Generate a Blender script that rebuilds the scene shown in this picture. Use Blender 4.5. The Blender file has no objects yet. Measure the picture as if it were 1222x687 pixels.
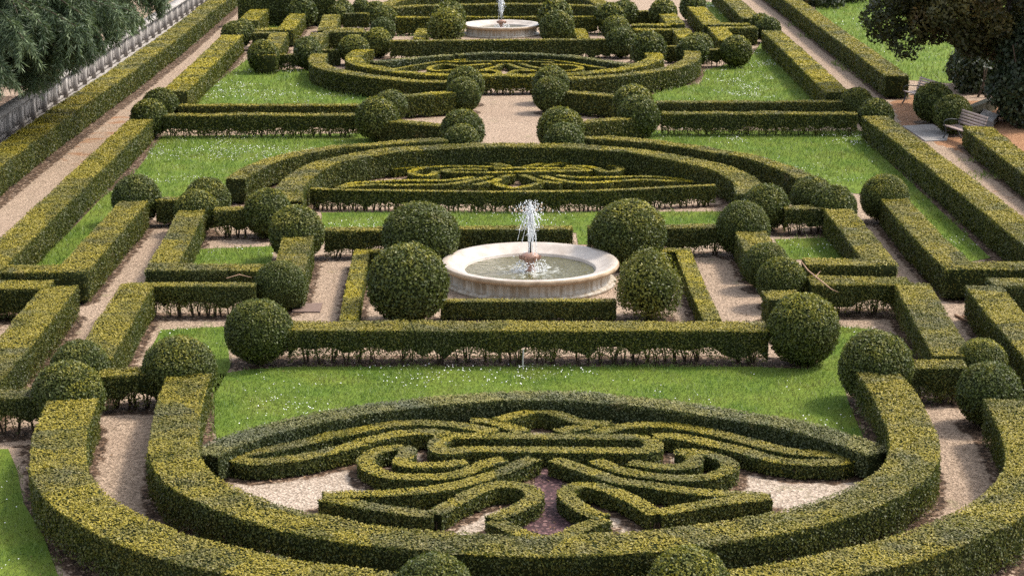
import bpy, math
import numpy as np
from mathutils import Vector

R = math.radians
rng = np.random.default_rng(7)
scene = bpy.context.scene
COL = scene.collection

# ------------------------------------------------------------------ camera
F, CX, CY = 2350.0, 611.0, 343.5           # focal length and centre, in units of the 1222 px wide frame
CAMZ = 10.6
PITCH, YAW = R(13.71), R(0.805)
fwd = np.array([math.sin(YAW) * math.cos(PITCH), math.cos(YAW) * math.cos(PITCH), -math.sin(PITCH)])
rgt = np.array([math.cos(YAW), -math.sin(YAW), 0.0])
upv = np.array([math.sin(YAW) * math.sin(PITCH), math.cos(YAW) * math.sin(PITCH), math.cos(PITCH)])
CAM = np.array([0, 0, CAMZ])


def at(px, py, z=0.0):
    """ground position (at height z) seen at a place of the 1222 x 687 frame"""
    d = fwd + rgt * ((px - CX) / F) - upv * ((py - CY) / F)
    t = (z - CAMZ) / d[2]
    p = CAM + d * t
    return np.array([p[0], p[1]])


def depth(p):
    return float(np.dot(np.array([p[0], p[1], p[2] if len(p) > 2 else 0.0]) - CAM, fwd))


def V(x0, y0, s, pts):
    return [(x0 + a / s, y0 + b / s) for a, b in pts]


cam_d = bpy.data.cameras.new('camera')
cam_d.sensor_width = 36.0
cam_d.lens = F / 1222.0 * 36.0
cam_d.clip_start, cam_d.clip_end = 0.5, 2000.0
cam = bpy.data.objects.new('camera', cam_d)
cam.location = (0, 0, CAMZ)
cam.rotation_euler = (math.pi / 2 - PITCH, 0, -YAW)
COL.objects.link(cam)
scene.camera = cam

# ------------------------------------------------------------------ light
SUN_AZ, SUN_EL = R(70), R(52)              # azimuth from +Y towards +X
sv = Vector((math.sin(SUN_AZ) * math.cos(SUN_EL), math.cos(SUN_AZ) * math.cos(SUN_EL), math.sin(SUN_EL)))
sd = bpy.data.lights.new('sun', 'SUN')
sd.energy, sd.angle, sd.color = 1.75, R(9.0), (1.0, 0.92, 0.80)
so = bpy.data.objects.new('sun', sd)
so.rotation_euler = sv.to_track_quat('Z', 'Y').to_euler()
so.location = (40, 60, 60)
COL.objects.link(so)
w = bpy.data.worlds.new('World')
scene.world = w
w.use_nodes = True
nt = w.node_tree
bg = nt.nodes['Background']
sky = nt.nodes.new('ShaderNodeTexSky')
sky.sky_type = 'NISHITA'
sky.sun_disc = False
sky.sun_elevation, sky.sun_rotation = SUN_EL, SUN_AZ
sky.air_density, sky.dust_density, sky.ozone_density = 1.0, 2.5, 0.6
hs = nt.nodes.new('ShaderNodeHueSaturation')       # thin white cloud: a paler sky
hs.inputs['Saturation'].default_value = 0.45
nt.links.new(sky.outputs[0], hs.inputs['Color'])
nt.links.new(hs.outputs[0], bg.inputs[0])
bg.inputs[1].default_value = 0.15
scene.view_settings.view_transform = 'Standard'
scene.view_settings.look = 'None'
scene.view_settings.exposure = 1.27
scene.view_settings.gamma = 1.0
scene.cycles.max_bounces = 6
scene.cycles.diffuse_bounces = 3
scene.cycles.glossy_bounces = 2
scene.cycles.transmission_bounces = 4
scene.cycles.use_denoising = False


# ------------------------------------------------------------------ materials
def mat(name):
    m = bpy.data.materials.new(name)
    m.use_nodes = True
    t = m.node_tree
    b = t.nodes['Principled BSDF']
    return m, t, b


def nd(t, kind, **kw):
    n = t.nodes.new(kind)
    for k, v in kw.items():
        if k in n.inputs:
            n.inputs[k].default_value = v
        else:
            setattr(n, k, v)
    return n


def ramp(t, src, stops):
    r = t.nodes.new('ShaderNodeValToRGB')
    el = r.color_ramp.elements
    while len(el) < len(stops):
        el.new(0.5)
    for e, (p, c) in zip(el, stops):
        e.position = p
        e.color = (c[0], c[1], c[2], 1) if not isinstance(c, (int, float)) else (c, c, c, 1)
    t.links.new(src, r.inputs[0])
    return r.outputs[0]


def mix(t, fac, a, b, blend='MIX'):
    n = t.nodes.new('ShaderNodeMix')
    n.data_type = 'RGBA'
    n.blend_type = blend
    for sock, v in ((n.inputs[0], fac), (n.inputs[6], a), (n.inputs[7], b)):
        if isinstance(v, bpy.types.NodeSocket):
            t.links.new(v, sock)
        elif isinstance(v, (int, float)):
            sock.default_value = v
        else:
            sock.default_value = (v[0], v[1], v[2], 1)
    return n.outputs[2]


def mth(t, op, a, b=0.0, clamp=False):
    n = t.nodes.new('ShaderNodeMath')
    n.operation = op
    n.use_clamp = clamp
    for sock, v in ((n.inputs[0], a), (n.inputs[1], b)):
        if isinstance(v, bpy.types.NodeSocket):
            t.links.new(v, sock)
        else:
            sock.default_value = v
    return n.outputs[0]


def noise(t, scale, detail=3.0, rough=0.55, vec=None):
    n = nd(t, 'ShaderNodeTexNoise', Scale=scale, Detail=detail, Roughness=rough)
    if vec is None:
        g = t.nodes.new('ShaderNodeNewGeometry')
        vec = g.outputs['Position']
    t.links.new(vec, n.inputs['Vector'])
    return n.outputs['Fac']


def attr(t, name):
    a = t.nodes.new('ShaderNodeAttribute')
    a.attribute_name = name
    return a.outputs['Fac']


def leaf_material(name, dark, mid, fresh_lit, dull, trans=0.25, rough=0.5, spec=0.32, per_object=False):
    m, t, b = mat(name)
    tint, fr = attr(t, 'tint'), attr(t, 'fresh_lit')
    base = mix(t, tint, dark, mid)
    # each shrub in the row has put on more or less new growth
    g = t.nodes.new('ShaderNodeNewGeometry')
    warp = nd(t, 'ShaderNodeTexNoise', Scale=0.9, Detail=2.0)
    t.links.new(g.outputs['Position'], warp.inputs['Vector'])
    pos = mix(t, 0.25, g.outputs['Position'], warp.outputs['Color'], 'ADD')
    vor = nd(t, 'ShaderNodeTexVoronoi', Scale=0.75)
    t.links.new(pos, vor.inputs['Vector'])
    sep = t.nodes.new('ShaderNodeSeparateColor')
    t.links.new(vor.outputs['Color'], sep.inputs[0])
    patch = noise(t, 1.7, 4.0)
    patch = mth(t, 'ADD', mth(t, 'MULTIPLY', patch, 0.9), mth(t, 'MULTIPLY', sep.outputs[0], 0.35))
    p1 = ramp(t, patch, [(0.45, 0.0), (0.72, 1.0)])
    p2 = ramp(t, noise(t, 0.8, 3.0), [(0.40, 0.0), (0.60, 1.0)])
    young_lit = mix(t, p2, fresh_lit, dull)
    young_lit = mix(t, p1, young_lit, fresh_lit)
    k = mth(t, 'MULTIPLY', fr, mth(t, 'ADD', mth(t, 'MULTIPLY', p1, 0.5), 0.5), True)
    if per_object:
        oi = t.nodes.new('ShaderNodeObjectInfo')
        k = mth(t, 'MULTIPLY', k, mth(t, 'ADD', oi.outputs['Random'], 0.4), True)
    col = mix(t, k, base, young_lit)
    # thin brown patches where the clipping has bared the twigs
    dry = ramp(t, noise(t, 1.25, 5.0, 0.6), [(0.64, 0.0), (0.74, 1.0)])
    col = mix(t, mth(t, 'MULTIPLY', dry, mth(t, 'MULTIPLY', tint, 0.75)), col, (0.20, 0.130, 0.060))
    t.links.new(col, b.inputs['Base Color'])
    b.inputs['Roughness'].default_value = rough
    b.inputs['Specular IOR Level'].default_value = spec
    tr = t.nodes.new('ShaderNodeBsdfTranslucent')
    t.links.new(mix(t, 0.5, col, (0.10, 0.14, 0.01)), tr.inputs[0])
    ms = t.nodes.new('ShaderNodeMixShader')
    ms.inputs[0].default_value = trans
    t.links.new(b.outputs[0], ms.inputs[1])
    t.links.new(tr.outputs[0], ms.inputs[2])
    t.links.new(ms.outputs[0], t.nodes['Material Output'].inputs[0])
    return m


M = {}
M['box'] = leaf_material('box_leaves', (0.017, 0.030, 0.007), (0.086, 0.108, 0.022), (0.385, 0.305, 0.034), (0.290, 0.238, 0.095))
M['grey'] = leaf_material('grey_sheen_box_leaves', (0.018, 0.032, 0.013), (0.080, 0.102, 0.040), (0.320, 0.285, 0.085), (0.260, 0.250, 0.150))  # the grey paints in sky sheen on glossy leaves
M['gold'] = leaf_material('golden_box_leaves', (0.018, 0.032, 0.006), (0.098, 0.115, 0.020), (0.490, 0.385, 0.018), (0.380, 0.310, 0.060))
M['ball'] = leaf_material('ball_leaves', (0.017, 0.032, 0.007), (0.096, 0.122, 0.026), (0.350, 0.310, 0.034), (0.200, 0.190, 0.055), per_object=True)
M['deodar'] = leaf_material('deodar_needles', (0.014, 0.030, 0.014), (0.066, 0.105, 0.048), (0.28, 0.35, 0.18), (0.23, 0.29, 0.17), trans=0.25)
M['cypress'] = leaf_material('cypress_sprays', (0.011, 0.016, 0.005), (0.054, 0.060, 0.018), (0.250, 0.205, 0.062), (0.270, 0.120, 0.050), trans=0.18)
M['ivy'] = leaf_material('ivy_leaves', (0.007, 0.013, 0.005), (0.024, 0.040, 0.016), (0.060, 0.075, 0.028), (0.05, 0.06, 0.03), trans=0.1)


def simple(name, col, rough=0.8, spec=0.3, var=None, scale=8.0, bump=0.0, bscale=40.0):
    m, t, b = mat(name)
    if var:
        c = mix(t, ramp(t, noise(t, scale, 5.0), [(0.3, 0.0), (0.7, 1.0)]), col, var)
        t.links.new(c, b.inputs['Base Color'])
    else:
        b.inputs['Base Color'].default_value = (*col, 1)
    b.inputs['Roughness'].default_value = rough
    b.inputs['Specular IOR Level'].default_value = spec
    if bump:
        bp = nd(t, 'ShaderNodeBump', Strength=bump, Distance=0.02)
        t.links.new(noise(t, bscale, 4.0), bp.inputs['Height'])
        t.links.new(bp.outputs[0], b.inputs['Normal'])
    return m


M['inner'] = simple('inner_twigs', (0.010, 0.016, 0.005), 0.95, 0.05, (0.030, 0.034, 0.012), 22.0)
M['bark'] = simple('box_stems', (0.035, 0.025, 0.016), 0.9, 0.1, (0.075, 0.056, 0.038), 30.0)
M['trunk'] = simple('tree_bark', (0.050, 0.036, 0.024), 0.9, 0.1, (0.10, 0.075, 0.055), 9.0, 0.6, 18.0)
M['stone'] = simple('balustrade_stone', (0.38, 0.35, 0.32), 0.85, 0.2, (0.20, 0.18, 0.165), 2.6, 0.3, 30.0)
M['paving'] = simple('paving_stone', (0.30, 0.285, 0.27), 0.85, 0.2, (0.22, 0.20, 0.185), 3.0, 0.2, 40.0)
M['wood'] = simple('bench_slats', (0.42, 0.33, 0.29), 0.6, 0.3, (0.30, 0.22, 0.19), 7.0)
M['iron'] = simple('cast_iron', (0.018, 0.024, 0.026), 0.45, 0.5)
M['terracotta'] = simple('terracotta', (0.36, 0.19, 0.13), 0.5, 0.4, (0.24, 0.15, 0.11), 9.0)
M['oldstone'] = simple('mossy_stone', (0.20, 0.18, 0.13), 0.9, 0.15, (0.11, 0.105, 0.06), 4.0, 0.3, 30.0)
M['leaf_litter'] = simple('fallen_leaves', (0.16, 0.085, 0.045), 0.85, 0.2, (0.30, 0.19, 0.10), 14.0)
M['plate'] = simple('rusty_plate', (0.20, 0.135, 0.105), 0.75, 0.3, (0.15, 0.10, 0.08), 14.0)
M['white'] = simple('white_paint', (0.42, 0.42, 0.40), 0.6, 0.3)
M['twig'] = simple('dry_twig', (0.42, 0.27, 0.17), 0.8, 0.2, (0.30, 0.19, 0.12), 9.0)
M['petal'] = simple('daisy_petals', (0.82, 0.82, 0.80), 0.7, 0.1)
M['car'] = simple('grey_car_paint', (0.10, 0.105, 0.115), 0.3, 0.5)

# marble of the fountains: pale, with rusty runs down the wall
m, t, b = mat('fountain_marble')
tc = t.nodes.new('ShaderNodeTexCoord')
mp = nd(t, 'ShaderNodeMapping')
mp.inputs['Scale'].default_value = (9.0, 9.0, 0.6)
t.links.new(tc.outputs['Object'], mp.inputs[0])
streak = ramp(t, noise(t, 1.0, 4.0, 0.6, mp.outputs[0]), [(0.44, 0.0), (0.60, 1.0)])
blot = ramp(t, noise(t, 2.2, 5.0), [(0.45, 0.0), (0.75, 1.0)])
c = mix(t, blot, (0.44, 0.395, 0.325), (0.30, 0.265, 0.21))
c = mix(t, mth(t, 'MULTIPLY', streak, 0.75), c, (0.22, 0.155, 0.085))
t.links.new(c, b.inputs['Base Color'])
b.inputs['Roughness'].default_value = 0.55
M['marble'] = m
m, t, b = mat('rim_marble')
blot = ramp(t, noise(t, 3.0, 5.0), [(0.40, 0.0), (0.75, 1.0)])
c = mix(t, blot, (0.48, 0.42, 0.36), (0.33, 0.27, 0.22))
t.links.new(c, b.inputs['Base Color'])
b.inputs['Roughness'].default_value = 0.42
M['rim'] = m
m, t, b = mat('rim_lichen')
blot = ramp(t, noise(t, 5.0, 5.0), [(0.35, 0.0), (0.75, 1.0)])
t.links.new(mix(t, blot, (0.42, 0.31, 0.20), (0.22, 0.15, 0.085)), b.inputs['Base Color'])
b.inputs['Roughness'].default_value = 0.7
M['lip'] = m
# pool water
m, t, b = mat('pool_water')
tc = t.nodes.new('ShaderNodeTexCoord')
ln_ = nd(t, 'ShaderNodeVectorMath', operation='LENGTH')
t.links.new(tc.outputs['Object'], ln_.inputs[0])
churn = ramp(t, ln_.outputs['Value'], [(0.30, 1.0), (1.0, 0.30)])
churn.node.color_ramp.elements[1].position = 1.0
foam = ramp(t, mth(t, 'MULTIPLY', noise(t, 6.5, 5.0, 0.65), mth(t, 'ADD', mth(t, 'MULTIPLY', churn, 0.55), 0.55)), [(0.44, 0.0), (0.60, 1.0)])
t.links.new(mix(t, foam, (0.085, 0.078, 0.026), (0.50, 0.51, 0.46)), b.inputs['Base Color'])
b.inputs['Roughness'].default_value = 0.06
b.inputs['IOR'].default_value = 1.33
bp = nd(t, 'ShaderNodeBump', Strength=0.9, Distance=0.10)
t.links.new(noise(t, 7.0, 3.0), bp.inputs['Height'])
t.links.new(bp.outputs[0], b.inputs['Normal'])
M['water'] = m
m, t, b = mat('spray_water')
b.inputs['Base Color'].default_value = (0.92, 0.94, 0.95, 1)
b.inputs['Roughness'].default_value = 0.3
b.inputs['IOR'].default_value = 1.33
b.inputs['Transmission Weight'].default_value = 0.25
M['spray'] = m

# ground: gravel, leaf litter under the hedges, orange dirt by the benches
m, t, b = mat('gravel_and_soil')
soil, dirt, pale = attr(t, 'soil'), attr(t, 'dirt'), attr(t, 'pale')
g = t.nodes.new('ShaderNodeNewGeometry')
vor = nd(t, 'ShaderNodeTexVoronoi', Scale=24.0)
t.links.new(g.outputs['Position'], vor.inputs['Vector'])
sep = t.nodes.new('ShaderNodeSeparateColor')
t.links.new(vor.outputs['Color'], sep.inputs[0])
stone = mix(t, sep.outputs[0], (0.19, 0.137, 0.095), (0.44, 0.328, 0.238))
stone2 = mix(t, sep.outputs[1], (0.22, 0.170, 0.125), (0.50, 0.410, 0.325))
stone = mix(t, pale, stone, stone2)
dk = ramp(t, noise(t, 10.0, 4.0), [(0.56, 0.0), (0.72, 1.0)])
stone = mix(t, mth(t, 'MULTIPLY', dk, 0.55), stone, (0.17, 0.115, 0.08))
big = ramp(t, noise(t, 0.35, 4.0), [(0.48, 0.0), (0.72, 1.0)])
stone = mix(t, mth(t, 'MULTIPLY', big, 0.40), stone, (0.30, 0.21, 0.15))
moss = ramp(t, noise(t, 0.9, 6.0, 0.7), [(0.60, 0.0), (0.70, 1.0)])
stone = mix(t, mth(t, 'MULTIPLY', moss, 0.45), stone, (0.13, 0.15, 0.045))
chip = nd(t, 'ShaderNodeTexVoronoi', Scale=17.0)
t.links.new(g.outputs['Position'], chip.inputs['Vector'])
s2 = t.nodes.new('ShaderNodeSeparateColor')
t.links.new(chip.outputs['Color'], s2.inputs[0])
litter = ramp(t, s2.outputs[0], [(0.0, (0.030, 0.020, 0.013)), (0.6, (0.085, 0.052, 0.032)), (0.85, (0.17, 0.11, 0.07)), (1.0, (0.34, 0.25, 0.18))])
orange = mix(t, sep.outputs[0], (0.20, 0.095, 0.045), (0.36, 0.20, 0.11))
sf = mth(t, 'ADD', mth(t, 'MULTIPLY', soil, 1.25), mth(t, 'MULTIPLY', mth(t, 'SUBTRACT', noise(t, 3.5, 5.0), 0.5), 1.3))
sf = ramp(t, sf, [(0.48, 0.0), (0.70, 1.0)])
df = mth(t, 'ADD', dirt, mth(t, 'MULTIPLY', mth(t, 'SUBTRACT', noise(t, 1.2, 6.0), 0.5), 1.3))
df = ramp(t, df, [(0.42, 0.0), (0.62, 1.0)])
c = mix(t, df, stone, orange)
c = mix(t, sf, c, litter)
t.links.new(c, b.inputs['Base Color'])
b.inputs['Roughness'].default_value = 0.9
b.inputs['Specular IOR Level'].default_value = 0.15
bp = nd(t, 'ShaderNodeBump', Strength=0.8, Distance=0.03)
t.links.new(vor.outputs['Distance'], bp.inputs['Height'])
t.links.new(bp.outputs[0], b.inputs['Normal'])
M['ground'] = m

# lawn
m, t, b = mat('lawn_turf')
n1 = noise(t, 0.8, 6.0, 0.7)
n2 = noise(t, 20.0, 3.0)
c = mix(t, ramp(t, n1, [(0.35, 0.0), (0.68, 1.0)]), (0.095, 0.150, 0.018), (0.175, 0.225, 0.032))
c = mix(t, mth(t, 'MULTIPLY', n2, 0.6), c, (0.045, 0.080, 0.015))
worn = ramp(t, noise(t, 0.45, 6.0, 0.7), [(0.60, 0.0), (0.74, 1.0)])
c = mix(t, mth(t, 'MULTIPLY', worn, 0.55), c, (0.17, 0.155, 0.05))
t.links.new(c, b.inputs['Base Color'])
b.inputs['Roughness'].default_value = 0.9
b.inputs['Specular IOR Level'].default_value = 0.1
M['lawn'] = m
m, t, b = mat('grass_blades')
tint = attr(t, 'tint')
c = mix(t, tint, (0.070, 0.142, 0.018), (0.225, 0.315, 0.058))
c = mix(t, mth(t, 'MULTIPLY', ramp(t, noise(t, 0.8, 5.0, 0.65), [(0.42, 0.0), (0.66, 1.0)]), 0.7), c, (0.24, 0.24, 0.06))
t.links.new(c, b.inputs['Base Color'])
b.inputs['Roughness'].default_value = 0.55
tr = t.nodes.new('ShaderNodeBsdfTranslucent')
t.links.new(c, tr.inputs[0])
ms = t.nodes.new('ShaderNodeMixShader')
ms.inputs[0].default_value = 0.4
t.links.new(b.outputs[0], ms.inputs[1])
t.links.new(tr.outputs[0], ms.inputs[2])
t.links.new(ms.outputs[0], t.nodes['Material Output'].inputs[0])
M['blade'] = m
m, t, b = mat('red_mulch')
vv = nd(t, 'ShaderNodeTexVoronoi', Scale=22.0)
g = t.nodes.new('ShaderNodeNewGeometry')
t.links.new(g.outputs['Position'], vv.inputs['Vector'])
ss = t.nodes.new('ShaderNodeSeparateColor')
t.links.new(vv.outputs['Color'], ss.inputs[0])
t.links.new(ramp(t, ss.outputs[0], [(0.0, (0.018, 0.006, 0.007)), (0.7, (0.060, 0.022, 0.024)), (1.0, (0.20, 0.11, 0.10))]), b.inputs['Base Color'])
b.inputs['Roughness'].default_value = 0.9
M['mulch'] = m


# ------------------------------------------------------------------ mesh helpers
def tag(o, label=None, cat=None, group=None, kind=None):
    if label:
        o['label'] = label
    if cat:
        o['category'] = cat
    if group:
        o['group'] = group
    if kind:
        o['kind'] = kind
    return o


def mesh_np(name, verts, quads, mats, midx=None, attrs=None, smooth=False, tris=None):
    """verts (n,3), quads (q,4); attrs: face floats"""
    me = bpy.data.meshes.new(name)
    verts = np.asarray(verts, dtype=np.float32).reshape(-1, 3)
    quads = np.asarray(quads, dtype=np.int32).reshape(-1, 4)
    me.vertices.add(len(verts))
    me.vertices.foreach_set('co', verts.ravel())
    if tris is not None and len(tris):
        tris = np.asarray(tris, dtype=np.int32).reshape(-1, 3)
        li = np.concatenate([quads.ravel(), tris.ravel()])
        st = np.concatenate([np.arange(len(quads)) * 4, len(quads) * 4 + np.arange(len(tris)) * 3])
        nf = len(quads) + len(tris)
    else:
        li = quads.ravel()
        st = np.arange(len(quads)) * 4
        nf = len(quads)
    me.loops.add(len(li))
    me.loops.foreach_set('vertex_index', li.astype(np.int32))
    me.polygons.add(nf)
    me.polygons.foreach_set('loop_start', st.astype(np.int32))
    for mm in (mats if isinstance(mats, (list, tuple)) else [mats]):
        me.materials.append(mm)
    if midx is not None:
        me.polygons.foreach_set('material_index', np.asarray(midx, dtype=np.int32))
    if smooth:
        me.polygons.foreach_set('use_smooth', np.ones(nf, dtype=bool))
    for k, v in (attrs or {}).items():
        dom = 'FACE' if len(v) == nf else 'POINT'
        a = me.attributes.new(k, 'FLOAT', dom)
        a.data.foreach_set('value', np.asarray(v, dtype=np.float32))
    me.update(calc_edges=True)
    return me


def link(name, me, parent=None, loc=None):
    o = bpy.data.objects.new(name, me)
    COL.objects.link(o)
    if parent is not None:
        o.parent = parent
    if loc is not None:
        o.location = loc
    return o


def hash3(i, j, k):
    x = (i * 374761393 + j * 668265263 + k * 1274126177) & 0x7fffffff
    x = ((x ^ (x >> 13)) * 1274126177) & 0x7fffffff
    return ((x ^ (x >> 16)) & 0xffff) / 65535.0


def vnoise(P, scale, seed=0.0):
    Q = np.asarray(P, dtype=np.float64) * scale + seed * 17.31 + 1000.0
    I = np.floor(Q).astype(np.int64)
    f = Q - I
    f = f * f * (3 - 2 * f)
    out = 0
    for a in (0, 1):
        for b_ in (0, 1):
            for c_ in (0, 1):
                wgt = (f[:, 0] if a else 1 - f[:, 0]) * (f[:, 1] if b_ else 1 - f[:, 1]) * (f[:, 2] if c_ else 1 - f[:, 2])
                out = out + wgt * hash3(I[:, 0] + a, I[:, 1] + b_, I[:, 2] + c_)
    return out * 2 - 1


def unit(a):
    return a / np.maximum(np.linalg.norm(a, axis=-1, keepdims=True), 1e-9)


def leaf_quads(P, N, L, spread=0.75, aspect=0.55):
    n = len(P)
    d = unit(N + spread * rng.normal(size=(n, 3)))
    tt = unit(np.cross(d, rng.normal(size=(n, 3))))
    bb = np.cross(d, tt)
    L = np.broadcast_to(L, (n,))[:, None]
    Wd = L * aspect
    v = np.stack([P + tt * L * .5, P + bb * Wd * .5, P - tt * L * .5, P - bb * Wd * .5], axis=1)
    return v.reshape(-1, 3), np.arange(n * 4).reshape(-1, 4)


def zdepth(P):
    return (P - CAM) @ fwd


def leaf_len(P, k=2.2, lo=0.046):
    """size of a tuft of leaves: the farther the coarser"""
    return np.maximum(lo, k * zdepth(P) / 1969.0)


def box_v(cx, cy, cz, sx, sy, sz, rot=0.0):
    c_, s_ = math.cos(rot), math.sin(rot)
    v = []
    for dz in (-1, 1):
        for dx, dy in ((-1, -1), (1, -1), (1, 1), (-1, 1)):
            x, y = dx * sx / 2, dy * sy / 2
            v.append((cx + x * c_ - y * s_, cy + x * s_ + y * c_, cz + dz * sz / 2))
    q = [(3, 2, 1, 0), (4, 5, 6, 7), (0, 1, 5, 4), (1, 2, 6, 5), (2, 3, 7, 6), (3, 0, 4, 7)]
    return v, q


class MB:
    def __init__(self):
        self.v, self.q, self.n = [], [], 0

    def add(self, v, q):
        v = np.asarray(v, dtype=float).reshape(-1, 3)
        self.v.append(v)
        self.q.append(np.asarray(q).reshape(-1, 4) + self.n)
        self.n += len(v)

    def box(self, *a, **k):
        self.add(*box_v(*a, **k))

    def tube(self, pts, rad, sides=6):
        pts = np.asarray(pts, dtype=float)
        rad = np.broadcast_to(rad, (len(pts),))
        tg = unit(np.gradient(pts, axis=0))
        ref = np.array([0.31, 0.17, 0.93]) if abs(tg[0][2]) < 0.9 else np.array([1.0, 0.1, 0.05])
        a = unit(np.cross(tg, ref))
        b_ = np.cross(tg, a)
        th = np.linspace(0, 2 * math.pi, sides, endpoint=False)
        ring = pts[:, None] + rad[:, None, None] * (np.cos(th)[None, :, None] * a[:, None] + np.sin(th)[None, :, None] * b_[:, None])
        v = ring.reshape(-1, 3)
        q = []
        for i in range(len(pts) - 1):
            for j in range(sides):
                k = (j + 1) % sides
                q.append((i * sides + j, i * sides + k, (i + 1) * sides + k, (i + 1) * sides + j))
        self.add(v, q)

    def lathe(self, prof, seg=64, c=(0, 0, 0)):
        prof = np.asarray(prof, dtype=float)
        th = np.linspace(0, 2 * math.pi, seg, endpoint=False)
        v = np.stack([prof[:, 0][:, None] * np.cos(th) + c[0], prof[:, 0][:, None] * np.sin(th) + c[1],
                      np.repeat(prof[:, 1][:, None], seg, 1) + c[2]], axis=-1).reshape(-1, 3)
        q = []
        for i in range(len(prof) - 1):
            for j in range(seg):
                k = (j + 1) % seg
                q.append((i * seg + j, i * seg + k, (i + 1) * seg + k, (i + 1) * seg + j))
        self.add(v, q)

    def mesh(self, name, m_, smooth=False):
        return mesh_np(name, np.concatenate(self.v), np.concatenate(self.q), m_, smooth=smooth)

    def build(self, name, m_, parent=None, loc=None, smooth=False):
        return link(name, self.mesh(name, m_, smooth), parent, loc)


# ------------------------------------------------------------------ hedges
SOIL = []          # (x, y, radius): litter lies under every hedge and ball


def catmull(P, n=8):
    P = np.asarray(P, dtype=float)
    Q = np.vstack([2 * P[0] - P[1], P, 2 * P[-1] - P[-2]])
    out = []
    for i in range(1, len(Q) - 2):
        p0, p1, p2, p3 = Q[i - 1], Q[i], Q[i + 1], Q[i + 2]
        for u in np.linspace(0, 1, n, endpoint=False):
            out.append(0.5 * (2 * p1 + (p2 - p0) * u + (2 * p0 - 5 * p1 + 4 * p2 - p3) * u * u + (3 * p1 - p0 - 3 * p2 + p3) * u ** 3))
    out.append(P[-1])
    return np.array(out)


def resample(P, ds):
    out = [P[0]]
    for a, b_ in zip(P[:-1], P[1:]):
        L = np.linalg.norm(b_ - a)
        k = max(1, int(math.ceil(L / ds)))
        for i in range(1, k + 1):
            out.append(a + (b_ - a) * i / k)
    return np.array(out)


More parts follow.
